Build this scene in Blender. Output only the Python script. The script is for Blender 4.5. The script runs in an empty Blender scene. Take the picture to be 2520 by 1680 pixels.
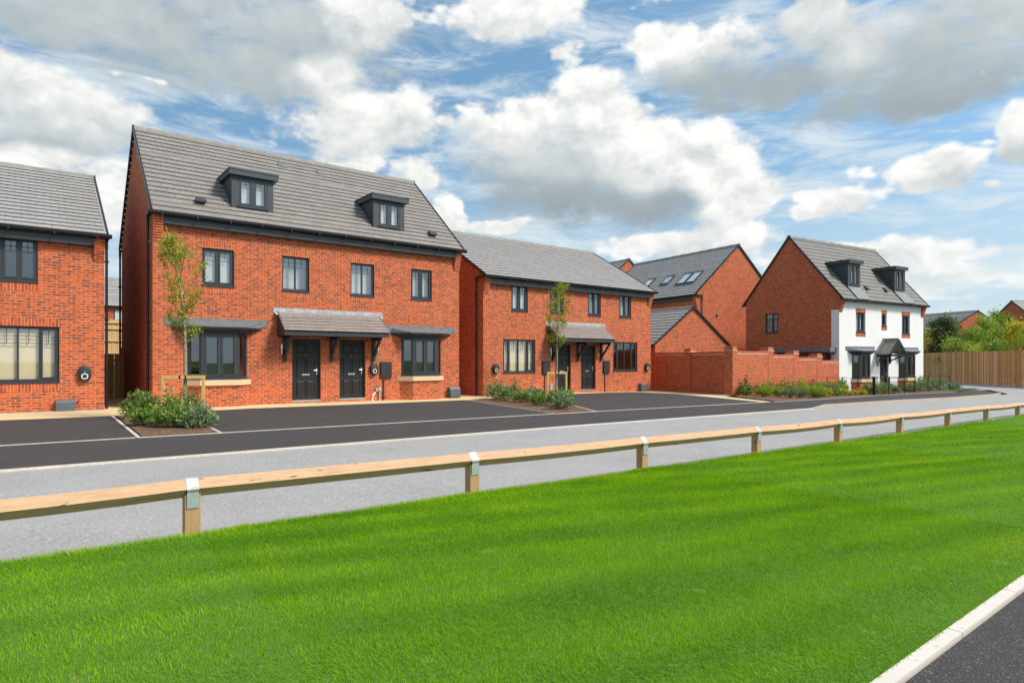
import bpy, bmesh, math, random
import numpy as np
from mathutils import Vector, Matrix
random.seed(7); RNG = np.random.default_rng(11)
R = math.radians
SC = bpy.context.scene
COL = SC.collection

# ------------------------------------------------------------------ camera
# world axes: +x runs along the street to the right, +y from the camera to the houses, z up
CAM_Z = 1.45
cam_d = bpy.data.cameras.new('camera'); cam = bpy.data.objects.new('camera', cam_d); COL.objects.link(cam)
cam.location = (0, 0, CAM_Z)
cam.rotation_euler = (R(90), 0, -math.atan2(0.61337, 0.78979))
cam_d.sensor_width = 36; cam_d.lens = 36*1530/2520
cam_d.shift_y = 45/2520
cam_d.clip_start = 0.05; cam_d.clip_end = 3000
SC.camera = cam

# ------------------------------------------------------------------ exposure
SC.view_settings.view_transform = 'Standard'; SC.view_settings.look = 'None'
SC.view_settings.gamma = 1.0; SC.view_settings.exposure = EXPOSURE = 0.95
SC.view_settings.use_curve_mapping = False

# ------------------------------------------------------------------ node helpers
class NT:
    def __init__(s, tree): s.t = tree; s.n = tree.nodes; s.l = tree.links
    def node(s, typ, ins=None, **kw):
        nd = s.n.new(typ)
        for k, v in kw.items(): setattr(nd, k, v)
        for k, v in (ins or {}).items(): s.set(nd.inputs[k], v)
        return nd
    def set(s, sock, v):
        if isinstance(v, bpy.types.NodeSocket): s.l.new(v, sock)
        elif isinstance(v, bpy.types.Node): s.l.new(v.outputs[0], sock)
        else:
            if isinstance(v, (tuple, list)) and len(v) == 3 and sock.type == 'RGBA': v = (*v, 1)
            sock.default_value = v
    def math(s, op, a, b=0.0, c=0.0, clamp=False):
        return s.node('ShaderNodeMath', {0: a, 1: b, 2: c}, operation=op, use_clamp=clamp).outputs[0]
    def vmath(s, op, a, b=(0, 0, 0), c=(0, 0, 0)):
        nd = s.node('ShaderNodeVectorMath', {0: a, 1: b}, operation=op)
        if op == 'MULTIPLY_ADD': s.set(nd.inputs[2], c)
        return nd.outputs['Value'] if op in ('DOT_PRODUCT', 'LENGTH') else nd.outputs[0]
    def mix(s, f, a, b, blend='MIX'):
        nd = s.node('ShaderNodeMix', data_type='RGBA', blend_type=blend)
        s.set(nd.inputs[0], f); s.set(nd.inputs[6], a); s.set(nd.inputs[7], b); return nd.outputs[2]
    def ramp(s, f, stops, interp='LINEAR'):
        nd = s.node('ShaderNodeValToRGB', {0: f}); cr = nd.color_ramp; cr.interpolation = interp
        while len(cr.elements) < len(stops): cr.elements.new(0.5)
        for e, (p, c) in zip(cr.elements, stops): e.position = p; e.color = (*c, 1) if len(c) == 3 else c
        return nd.outputs[0]
    def rng(s, v, a, b, c=0.0, d=1.0, smooth=False):
        return s.node('ShaderNodeMapRange', {0: v, 1: a, 2: b, 3: c, 4: d}, interpolation_type='SMOOTHSTEP' if smooth else 'LINEAR').outputs[0]
    def noise(s, vec, scale, detail=2, rough=0.5, dist=0.0, dim='3D'):
        nd = s.node('ShaderNodeTexNoise', {'Scale': scale, 'Detail': detail, 'Roughness': rough, 'Distortion': dist}, noise_dimensions=dim)
        if vec is not None: s.set(nd.inputs['Vector'], vec)
        return nd

# ------------------------------------------------------------------ sun and sky
SUN_AZ, SUN_EL = R(146), R(46)        # azimuth measured from +y (towards the houses) clockwise to +x
sun_d = bpy.data.lights.new('sun', 'SUN'); sun = bpy.data.objects.new('sun', sun_d); COL.objects.link(sun)
sun_d.energy = 2.3; sun_d.angle = R(13.0); sun_d.color = (1.0, 0.935, 0.84)
_to = Vector((math.sin(SUN_AZ)*math.cos(SUN_EL), math.cos(SUN_AZ)*math.cos(SUN_EL), math.sin(SUN_EL)))
sun.rotation_euler = _to.to_track_quat('Z', 'Y').to_euler()
sun.location = _to*60

world = bpy.data.worlds.new('World'); SC.world = world; world.use_nodes = True
world.cycles.sampling_method = 'MANUAL'; world.cycles.sample_map_resolution = 256
W = NT(world.node_tree); W.n.clear()
def cloud_dir(x, y):
    a = (x-1260)/1530; c = (885-y)/1530
    dx, dy = 0.61337+0.78979*a, 0.78979-0.61337*a
    return math.atan2(dx, dy), math.atan2(c, math.hypot(dx, dy))
geo = W.node('ShaderNodeTexCoord').outputs['Generated']
sx = W.node('ShaderNodeSeparateXYZ', {0: geo})
az = W.math('ARCTAN2', sx.outputs[0], sx.outputs[1]); el = W.math('ARCSINE', sx.outputs[2])
P0 = W.node('ShaderNodeCombineXYZ', {0: az, 1: el, 2: 0.0}).outputs[0]
wn1 = W.noise(W.vmath('MULTIPLY', P0, (1, 1.35, 1)), 5.0, 8, 0.52)
warp = W.vmath('SUBTRACT', wn1.outputs['Color'], (0.5, 0.5, 0.5))
P = W.vmath('MULTIPLY_ADD', warp, (0.15, 0.085, 0), P0)
# (x, y, half width, half height in photo degrees-equivalent, base brightness, top-to-bottom brightness gain, edge softness weight)
CL = [(330,70,560,150,.42,.08),(700,110,330,170,.40,.06),(60,260,330,120,.72,.20),(300,60,200,60,.52,.0),(790,175,150,75,.86,.08),(860,60,110,120,.84,.1),
 (90,330,180,70,.50,.2),(240,255,130,70,.74,.1),(890,300,210,100,.80,.14),
 (1280,25,190,85,.84,.05),(1330,345,210,110,.72,.28),(1450,300,170,120,.84,.16),(1560,400,200,120,.80,.15),(1330,330,190,75,.84,.12),(1400,420,330,90,.48,.34),(1480,490,380,95,.20,.18),(1780,500,150,110,.86,.08),(1560,340,140,70,.90,.06),
 (1740,400,120,130,.87,.08),(1850,480,120,90,.82,.05),(1440,225,90,65,.88,.05),
 (1740,165,190,100,.56,.50),(1860,210,300,70,.28,.16),(2080,110,200,120,.60,.10),(2330,110,390,160,.38,.20),(2200,235,330,60,.24,.10),(1640,110,100,60,.90,.05),(2480,40,200,120,.46,.02),
 (2300,395,125,62,.88,.14),(2290,440,90,30,.66,.1),(2510,300,60,80,.84,.1),(2490,370,60,45,.62,.1),(1990,55,140,70,.66,.1),
 (110,382,130,42,.85,.08),(280,450,120,75,.88,.1),(330,520,130,70,.80,.1),(140,440,200,50,.7,.1),
 (1020,425,60,50,.78,.1),(1085,530,60,60,.86,.1),(860,410,90,30,.84,.05),(1230,560,120,25,.8,.05),
 (2150,620,330,45,.80,.05),(2330,655,170,35,.80,.03),(1700,600,260,50,.80,.05),
 (-700,200,500,220,.60,.2),(-1500,250,500,200,.7,.2),(3300,250,480,220,.60,.2),(4200,150,500,200,.6,.2),(600,-400,700,200,.55,.1),(1900,-500,700,220,.6,.1)]
D = None; S = None
for (x, y, w, h, s0, k) in CL:
    x = max(-2600, min(5200, x))
    a, e = cloud_dir(x, y); a2, _ = cloud_dir(x+w, y); _, e2 = cloud_dir(x, y-h)
    ia, ie = 1/max(.02, abs(a2-a)), 1/max(.015, abs(e2-e))
    q = W.vmath('MULTIPLY_ADD', P, (ia, ie, 0), (-a*ia, -e*ie, 0))
    d = W.math('SUBTRACT', 0.72, W.vmath('DOT_PRODUCT', q, q))
    s = W.math('ADD', W.vmath('DOT_PRODUCT', q, (0, k, 0)), s0)
    if D is None: D, S = W.math('MAXIMUM', d, -3.0), s
    else:
        t = W.rng(W.math('SUBTRACT', d, D), -0.5, 0.5, smooth=True)
        mx = W.node('ShaderNodeMix', data_type='FLOAT'); W.set(mx.inputs[0], t); W.set(mx.inputs[2], S); W.set(mx.inputs[3], s); S = mx.outputs[0]
        D = W.math('SMOOTH_MAX', d, D, 0.25)
# billows: inverted fractal cells give rounded cauliflower tops
wf = W.vmath('MULTIPLY_ADD', W.vmath('SUBTRACT', W.noise(W.vmath('MULTIPLY', P0, (1, 1.3, 1)), 14, 6, 0.6).outputs['Color'], (0.5, 0.5, 0.5)), (0.045, 0.035, 0.0), P0)
def billow(off):
    v = W.node('ShaderNodeTexVoronoi', {'Vector': W.vmath('MULTIPLY_ADD', wf, (1, 1.45, 1), off), 'Scale': 9.0, 'Detail': 3.0, 'Roughness': 0.55, 'Lacunarity': 2.2}, feature='F1', normalize=True, voronoi_dimensions='2D')
    return W.math('SUBTRACT', 1.0, v.outputs['Distance'])
b0 = billow((0, 0, 0)); b1 = billow((0.010, 0.030, 0))
fb = W.noise(W.vmath('MULTIPLY', P0, (1, 1.5, 1)), 13, 10, 0.60)
puff = W.noise(W.vmath('MULTIPLY', P0, (1, 2.0, 1)), 7.5, 3, 0.55)
pd = W.math('MULTIPLY', W.math('SUBTRACT', puff.outputs[0], 0.64), 8.0)
tS = W.rng(W.math('SUBTRACT', pd, D), -0.2, 0.2, smooth=True)
mx = W.node('ShaderNodeMix', data_type='FLOAT'); W.set(mx.inputs[0], tS); W.set(mx.inputs[2], S); W.set(mx.inputs[3], .84); S = mx.outputs[0]
D = W.math('SMOOTH_MAX', pd, D, 0.2)
n3 = W.noise(W.vmath('MULTIPLY', P0, (1.0, 4.5, 1)), 5, 6, 0.65, 0.6)
Dn = W.math('ADD', D, W.math('ADD', W.math('MULTIPLY', W.math('SUBTRACT', b0, 0.62), 1.5), W.math('MULTIPLY', W.math('SUBTRACT', fb.outputs[0], 0.5), 2.2)))
mask = W.rng(Dn, -0.34, W.rng(S, .42, .8, 0.80, 0.36), smooth=True)
lit = W.math('MULTIPLY', W.math('ADD', W.math('SUBTRACT', b0, b1), W.math('MULTIPLY', W.math('SUBTRACT', fb.outputs[0], .5), .35)), W.rng(S, .38, .85, .22, 1.05))
edge = W.rng(Dn, 0.05, 1.0, 0.04, 0.0, smooth=True)
Sx = W.math('ADD', W.math('ADD', S, lit), W.math('ADD', edge, W.math('MULTIPLY', W.math('SUBTRACT', wn1.outputs[0], 0.5), 0.35)), clamp=True)
ccol = W.ramp(Sx, [(0.0, (.155, .185, .205)), (0.33, (.215, .25, .266)), (0.55, (.31, .338, .346)), (0.78, (.425, .435, .43)), (0.90, (.495, .498, .485)), (1.0, (.53, .53, .515))])
sky_dir = W.vmath('NORMALIZE', W.vmath('MULTIPLY_ADD', geo, (1, 1, 1), (0, 0, 0.30)))
sky = W.node('ShaderNodeTexSky', {'Vector': sky_dir}, sky_type='NISHITA', sun_disc=False, sun_elevation=SUN_EL, sun_rotation=SUN_AZ, altitude=100, air_density=1.0, dust_density=0.6, ozone_density=1.6)
SKY_K = 0.125
skyc = W.vmath('MULTIPLY', sky.outputs[0], (SKY_K*.88, SKY_K*1.03, SKY_K*.91))
# thin high cirrus and whitening towards the horizon
haze = W.rng(el, 0.34, 0.02, 0.0, 0.85, smooth=True)
cir = W.math('MULTIPLY', W.rng(n3.outputs[0], 0.40, 0.68, 0.0, 0.80, smooth=True), 1.0)
base = W.mix(haze, skyc, (.335, .40, .415))
base = W.mix(cir, base, (.41, .45, .465))
final = W.mix(W.math('MULTIPLY', mask, W.rng(el, -0.02, 0.16, 0.25, 1.0)), base, ccol)
below = W.rng(el, -0.03, 0.0)
final = W.mix(below, (.16, .16, .13), final)
bg = W.node('ShaderNodeBackground', {0: final, 1: 1.0})
wo = W.node('ShaderNodeOutputWorld', {0: bg.outputs[0]})

# ------------------------------------------------------------------ materials
def newmat(name):
    m = bpy.data.materials.new(name); m.use_nodes = True
    T = NT(m.node_tree); T.n.clear()
    out = T.node('ShaderNodeOutputMaterial'); b = T.node('ShaderNodeBsdfPrincipled'); T.l.new(b.outputs[0], out.inputs[0])
    return m, T, b, out
def plain(name, col, rough=0.6, metal=0.0, var=0.12, scale=6.0, bump=0.0, spec=0.5, bscale=60):
    m, T, b, out = newmat(name)
    co = T.node('ShaderNodeTexCoord').outputs['Object']
    n = T.noise(co, scale, 4, 0.6)
    lo = tuple(c*(1-var) for c in col); hi = tuple(min(1, c*(1+var)) for c in col)
    T.set(b.inputs['Base Color'], T.ramp(n.outputs[0], [(0.3, lo), (0.7, hi)]))
    T.set(b.inputs['Roughness'], T.rng(n.outputs[0], 0.3, 0.7, rough*0.88, min(1, rough*1.12)))
    b.inputs['Metallic'].default_value = metal; b.inputs['Specular IOR Level'].default_value = spec
    if bump:
        n2_ = T.noise(co, bscale, 3, 0.6)
        T.set(b.inputs['Normal'], T.node('ShaderNodeBump', {'Strength': bump, 'Distance': 0.01, 'Height': n2_.outputs[0]}))
    return m
def brickmat(name, soldier=False, dark=0.5, glow=1.0):
    m, T, b, out = newmat(name)
    uv = T.node('ShaderNodeUVMap').outputs[0]
    if soldier:
        s = T.node('ShaderNodeSeparateXYZ', {0: uv}); uv = T.node('ShaderNodeCombineXYZ', {0: s.outputs[1], 1: s.outputs[0], 2: 0.0}).outputs[0]
    bt = T.node('ShaderNodeTexBrick', {'Vector': uv, 'Color1': (0, 0, 0), 'Color2': (1, 1, 1), 'Mortar': (0, 0, 0), 'Scale': 1.0, 'Mortar Size': 0.0062,
                'Mortar Smooth': 0.15, 'Bias': 0.0, 'Brick Width': 0.225 if not soldier else 0.45, 'Row Height': 0.075}, offset=0.5 if not soldier else 0.0)
    o1, o2, o3, dk = (.62, .118, .032), (.53, .096, .030), (.38, .066, .030), (.17, .052, .036)
    o1, o2, o3, dk = [tuple(c*glow for c in q) for q in (o1, o2, o3, dk)]
    base = T.ramp(bt.outputs[0], [(0.0, o2), (0.22, o1), (0.45, o2), (0.66, o3), (0.82, o1), (0.96, o3), (1.0, dk)])
    # kiln darkened ends and patches that cover part of a brick
    part = T.noise(T.vmath('MULTIPLY', uv, (1.0, 2.2, 1)), 7.5, 2, 0.6)
    rnd = T.noise(T.vmath('SNAP', uv, (0.1125, 0.075, 1)), 31.7, 0, 0.5)
    pf = T.math('MULTIPLY', T.rng(T.math('ADD', part.outputs[0], T.math('MULTIPLY', rnd.outputs[0], 0.9)), 0.97, 1.08), dark+0.34, clamp=True)
    col = T.mix(pf, base, dk)
    big = T.noise(uv, 0.55, 3, 0.6)
    col = T.mix(T.rng(big.outputs[0], 0.35, 0.7, 0.0, 0.22), col, (.60, .155, .06))
    mortar = T.mix(T.rng(T.noise(uv, 3.0, 2).outputs[0], 0.35, 0.65), (.66, .375, .225), (.56, .29, .16))
    col = T.mix(bt.outputs['Fac'], col, mortar)
    eff = T.noise(T.vmath('MULTIPLY', uv, (1, 2.0, 1)), 6.0, 6, 0.75, 0.4)
    em = T.math('MULTIPLY', T.rng(eff.outputs[0], 0.70, 0.76), T.rng(T.noise(uv, 0.8, 1).outputs[0], 0.50, 0.58))
    col = T.mix(T.math('MULTIPLY', em, 0.65), col, (.70, .60, .54))
    T.set(b.inputs['Base Color'], col)
    b.inputs['Roughness'].default_value = 0.88; b.inputs['Specular IOR Level'].default_value = 0.25
    h = T.math('ADD', T.math('SUBTRACT', 1.0, bt.outputs['Fac']), T.math('MULTIPLY', T.noise(uv, 90, 3).outputs[0], 0.25))
    T.set(b.inputs['Normal'], T.node('ShaderNodeBump', {'Strength': 0.55, 'Distance': 0.006, 'Height': h}))
    return m
def tilemat(name, a, bcol, width=0.34):
    m, T, b, out = newmat(name)
    uv = T.node('ShaderNodeUVMap').outputs[0]
    bt = T.node('ShaderNodeTexBrick', {'Vector': uv, 'Color1': a, 'Color2': bcol, 'Mortar': (.03, .028, .028), 'Scale': 1.0, 'Mortar Size': 0.0035,
                'Mortar Smooth': 0.2, 'Bias': 0.0, 'Brick Width': width, 'Row Height': 1.0}, offset=0.5)
    n = T.noise(uv, 2.2, 5, 0.65)
    col = T.mix(T.rng(n.outputs[0], 0.3, 0.7, 0.0, 0.45), bt.outputs[0], tuple(c*0.78 for c in a))
    n5 = T.noise(T.vmath('MULTIPLY', uv, (40, 14, 1)), 1.0, 3, 0.7)
    col = T.mix(T.rng(n5.outputs[0], 0.55, 0.8, 0.0, 0.30), col, tuple(min(1, c*1.5) for c in bcol))
    T.set(b.inputs['Base Color'], col); b.inputs['Roughness'].default_value = 0.62; b.inputs['Specular IOR Level'].default_value = 0.35
    T.set(b.inputs['Normal'], T.node('ShaderNodeBump', {'Strength': 0.25, 'Distance': 0.004, 'Height': n5.outputs[0]}))
    return m
def aggregate(name, c0, c1, c2, scale=180, bump=0.5, rough=0.9, blot=0.15):
    m, T, b, out = newmat(name)
    co = T.node('ShaderNodeTexCoord').outputs['Object']
    v = T.node('ShaderNodeTexVoronoi', {'Vector': co, 'Scale': scale}, feature='F1')
    n = T.noise(co, 0.9, 5, 0.6); n6 = T.noise(co, 28, 4, 0.75)
    g = T.node('ShaderNodeSeparateColor', {0: v.outputs['Color']}).outputs[0]
    col = T.ramp(g, [(0.0, c0), (0.55, c1), (0.90, c1), (0.96, c2), (1.0, c2)])
    col = T.mix(T.rng(n6.outputs[0], 0.38, 0.62, 0, 0.85), col, tuple(x*0.62 for x in c1))
    col = T.mix(T.rng(n.outputs[0], 0.35, 0.7, 0.0, blot), col, tuple(min(1, x*1.45) for x in c1))
    T.set(b.inputs['Base Color'], col); b.inputs['Roughness'].default_value = rough; b.inputs['Specular IOR Level'].default_value = 0.3
    hh = T.math('ADD', T.math('MULTIPLY', v.outputs['Distance'], 1.0), T.math('MULTIPLY', n6.outputs[0], 0.4))
    T.set(b.inputs['Normal'], T.node('ShaderNodeBump', {'Strength': bump, 'Distance': 0.006, 'Height': hh}))
    return m
def woodmat(name, a, bcol, knot=(.14, .06, .02), axis=(1, 14, 14), rough=0.75):
    m, T, b, out = newmat(name)
    uv = T.node('ShaderNodeTexCoord').outputs['Object']
    g = T.noise(T.vmath('MULTIPLY', uv, axis), 2.6, 6, 0.65, 0.6)
    col = T.ramp(g.outputs[0], [(0.3, a), (0.55, bcol), (0.75, tuple(c*0.75 for c in a))])
    k = T.noise(T.vmath('MULTIPLY', uv, tuple(min(4, x) for x in axis)), 5.5, 1, 0.5, 0.3)
    col = T.mix(T.rng(k.outputs[0], 0.70, 0.76), col, knot)
    T.set(b.inputs['Base Color'], col); b.inputs['Roughness'].default_value = rough; b.inputs['Specular IOR Level'].default_value = 0.3
    T.set(b.inputs['Normal'], T.node('ShaderNodeBump', {'Strength': 0.3, 'Distance': 0.004, 'Height': g.outputs[0]}))
    return m
def glassmat(name, tint=(1, 1, 1), refl=0.18):
    m, T, b, out = newmat(name); T.n.remove(b)
    tr = T.node('ShaderNodeBsdfTransparent', {0: tint})
    co = T.node('ShaderNodeTexCoord').outputs['Object']
    bp = T.node('ShaderNodeBump', {'Strength': 0.05, 'Distance': 0.02, 'Height': T.noise(co, 1.1, 1).outputs[0]})
    gl = T.node('ShaderNodeBsdfGlossy', {'Color': (.95, .97, 1), 'Roughness': 0.01, 'Normal': bp.outputs[0]})
    lw = T.node('ShaderNodeLayerWeight', {0: 0.5})
    f = T.math('ADD', T.math('MULTIPLY', T.math('POWER', lw.outputs['Facing'], 4.0), 0.85), refl, clamp=True)
    mx = T.node('ShaderNodeMixShader', {0: f, 1: tr.outputs[0], 2: gl.outputs[0]})
    T.l.new(mx.outputs[0], out.inputs[0]); return m
def leafmat(name, c0, c1, c2, trans=0.3, rough=0.45, spec=0.4):
    m, T, b, out = newmat(name); 
    at = T.node('ShaderNodeAttribute', attribute_name='tint')
    f = at.outputs['Fac']
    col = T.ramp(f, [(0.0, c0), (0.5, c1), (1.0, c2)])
    T.set(b.inputs['Base Color'], col); b.inputs['Roughness'].default_value = rough; b.inputs['Specular IOR Level'].default_value = spec
    tl = T.node('ShaderNodeBsdfTranslucent', {0: T.mix(0.5, col, (.25, .35, .03), 'MIX')})
    mx = T.node('ShaderNodeMixShader', {0: trans, 1: b.outputs[0], 2: tl.outputs[0]})
    T.l.new(mx.outputs[0], out.inputs[0]); return m

M = {}
M['brick'] = brickmat('red brick'); M['soldier'] = brickmat('soldier course brick', True, 0.35)
M['brick_wall'] = brickmat('garden wall brick', False, 0.40, 1.0); M['coping'] = brickmat('coping brick', True, 0.15, 1.1)
M['tile'] = tilemat('grey roof tile', (.235, .208, .188), (.285, .255, .232))
M['tile_pale'] = tilemat('pale grey roof tile', (.32, .30, .285), (.37, .35, .335))
M['tile_dark'] = tilemat('dark grey roof tile', (.185, .168, .155), (.225, .205, .19))
M['tile_small'] = tilemat('canopy tile', (.25, .205, .18), (.30, .25, .22), 0.165)
M['ridge'] = plain('ridge tile', (.24, .225, .20), .75, var=.25, scale=3)
M['upvc'] = plain('anthracite frame', (.034, .037, .043), .42, var=.06)
M['dorm'] = plain('anthracite cladding', (.040, .048, .053), .55, var=.10, scale=2)
M['black'] = plain('black plastic', (.010, .010, .011), .38, var=.1)
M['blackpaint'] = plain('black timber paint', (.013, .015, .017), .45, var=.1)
M['door'] = plain('black door', (.0085, .0085, .0085), .5, var=.1, bump=.15, bscale=120)
M['lead'] = plain('lead flashing', (.185, .19, .20), .50, 0.25, var=.16, scale=5, bump=.35, bscale=18)
M['leadnew'] = plain('bright lead apron', (.44, .45, .46), .40, 0.25, var=.30, scale=7, bump=.3, bscale=20)
M['stone'] = plain('cast stone sill', (.66, .49, .29), .85, var=.06, scale=12, bump=.1)
M['render'] = plain('white render', (.77, .755, .73), .9, var=.035, scale=.9, bump=.08, bscale=120)
M['steel'] = plain('brushed steel', (.62, .61, .58), .30, 0.9, var=.05)
M['galv'] = plain('galvanised strap', (.44, .50, .50), .42, 0.45, var=.10, scale=14)
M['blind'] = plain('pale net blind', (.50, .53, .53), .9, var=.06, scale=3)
M['cream'] = plain('cream roller blind', (.66, .56, .36), .9, var=.04, scale=2)
M['white'] = plain('white plastic', (.80, .80, .80), .4, var=.03)
M['greybox'] = plain('grey meter box', (.085, .098, .112), .5, var=.08)
M['darkbox'] = plain('dark grey box', (.022, .022, .024), .55, var=.08)
M['airbrick'] = plain('dark red air brick', (.20, .022, .018), .8, var=.3, scale=60)
M['glass'] = glassmat('window glass'); M['glass_up'] = glassmat('roof window glass', (.95, .97, 1.0), 0.30)
M['tarmac'] = aggregate('dark tarmac', (.030, .027, .026), (.072, .064, .062), (.20, .19, .19), 130, .7, .85, .22)
M['road'] = aggregate('grey road', (.30, .288, .28), (.385, .368, .358), (.62, .60, .57), 130, .2, .9, .18)
M['buff'] = aggregate('buff paving', (.68, .49, .26), (.80, .60, .34), (.78, .60, .36), 90, .1, .9, .2)
M['edging'] = aggregate('concrete edging', (.60, .51, .43), (.70, .61, .52), (.78, .70, .62), 160, .1, .9, .15)
def kerbmat():
    m, T, b, out = newmat('kerb stone units'); co = T.node('ShaderNodeTexCoord').outputs['Object']
    sp = T.node('ShaderNodeSeparateXYZ', {0: co}); fr = T.math('FRACT', T.math('DIVIDE', sp.outputs[0], 0.914))
    j = T.math('LESS_THAN', fr, 0.006); n = T.noise(co, 14, 5, .7); n2_ = T.noise(co, 2.5, 4, .7); n3_ = T.noise(co, 160, 2, .6)
    col = T.mix(n3_.outputs[0], (.60, .535, .47), (.70, .64, .575))
    col = T.mix(T.rng(n.outputs[0], .62, .74), col, (.40, .27, .18)); col = T.mix(T.rng(n2_.outputs[0], .5, .75, 0, .35), col, (.48, .38, .28)); col = T.mix(j, col, (.16, .12, .09))
    T.set(b.inputs['Base Color'], col); b.inputs['Roughness'].default_value = .92
    T.set(b.inputs['Normal'], T.node('ShaderNodeBump', {'Strength': .3, 'Distance': .004, 'Height': n3_.outputs[0]})); return m
M['kerbedge'] = kerbmat()
M['kerbtan'] = aggregate('tan kerb concrete', (.40, .32, .25), (.50, .41, .33), (.60, .52, .44), 120, .1, .9, .15)
M['mulch'] = aggregate('bark mulch', (.05, .026, .015), (.17, .095, .055), (.50, .38, .27), 20, 1.0, .95, .35)
M['earth'] = aggregate('grassy ground', (.05, .075, .02), (.08, .13, .03), (.14, .16, .06), 30, .6, .95, .3)
M['gravel'] = aggregate('pale gravel', (.42, .33, .27), (.60, .48, .40), (.80, .74, .68), 55, .9, .95, .2)
M['wood'] = woodmat('new softwood rail', (.44, .255, .135), (.57, .365, .215), (.16, .07, .025), (1.2, 16, 16))
M['woodpost'] = woodmat('softwood post', (.36, .21, .095), (.46, .28, .14), (.12, .05, .02), (16, 16, 1.4))
M['stake'] = woodmat('stake timber', (.56, .33, .10), (.68, .43, .15), (.28, .14, .04), (14, 14, 2))
M['fence'] = woodmat('treated fence board', (.50, .255, .085), (.66, .36, .13), (.08, .03, .012), (11, 11, 0.6))
M['fence_b'] = woodmat('weathered fence board', (.36, .185, .07), (.50, .28, .12), (.08, .03, .012), (11, 11, 0.6))
M['fence_c'] = woodmat('light fence board', (.62, .37, .17), (.74, .47, .25), (.20, .08, .03), (11, 11, 0.6))
M['fencepale'] = woodmat('pale fence board', (.52, .34, .16), (.62, .43, .22), (.25, .13, .05), (9, 9, 0.6))
M['bark'] = plain('smooth bark', (.27, .235, .15), .85, var=.35, scale=14, bump=.6, bscale=40)
M['twig'] = plain('twig bark', (.16, .11, .06), .85, var=.3, scale=20)
M['leaf_tree'] = leafmat('young tree leaf', (.11, .18, .02), (.28, .36, .03), (.62, .50, .04), .42)
M['leaf_laurel'] = leafmat('laurel leaf', (.06, .12, .025), (.17, .28, .05), (.42, .52, .08), .3, .4, .5)
M['leaf_grey'] = leafmat('grey green leaf', (.08, .13, .055), (.19, .27, .12), (.36, .44, .22), .2, .45, .5)
M['leaf_lime'] = leafmat('lime leaf', (.14, .23, .02), (.32, .45, .03), (.56, .62, .06), .35)
M['leaf_yellow'] = leafmat('golden leaf', (.28, .28, .015), (.60, .52, .02), (.85, .70, .04), .35)
M['leaf_red'] = leafmat('bronze leaf', (.06, .035, .02), (.14, .07, .035), (.16, .18, .05), .2)
M['leaf_dark'] = leafmat('pine needles', (.018, .040, .012), (.04, .085, .02), (.10, .16, .04), .15, .6)
M['leaf_mid'] = leafmat('mid green leaf', (.06, .13, .012), (.17, .31, .025), (.34, .46, .04), .3)
M['leaf_light'] = leafmat('light green leaf', (.14, .23, .025), (.34, .46, .05), (.56, .62, .12), .35)
M['room'] = plain('dim room wall', (.10, .085, .07), .9, var=.2, scale=1.5)  # dark base colour puts the shade of an unlit interior into the wall
M['tie'] = plain('rubber tie', (.012, .012, .012), .7)
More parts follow.
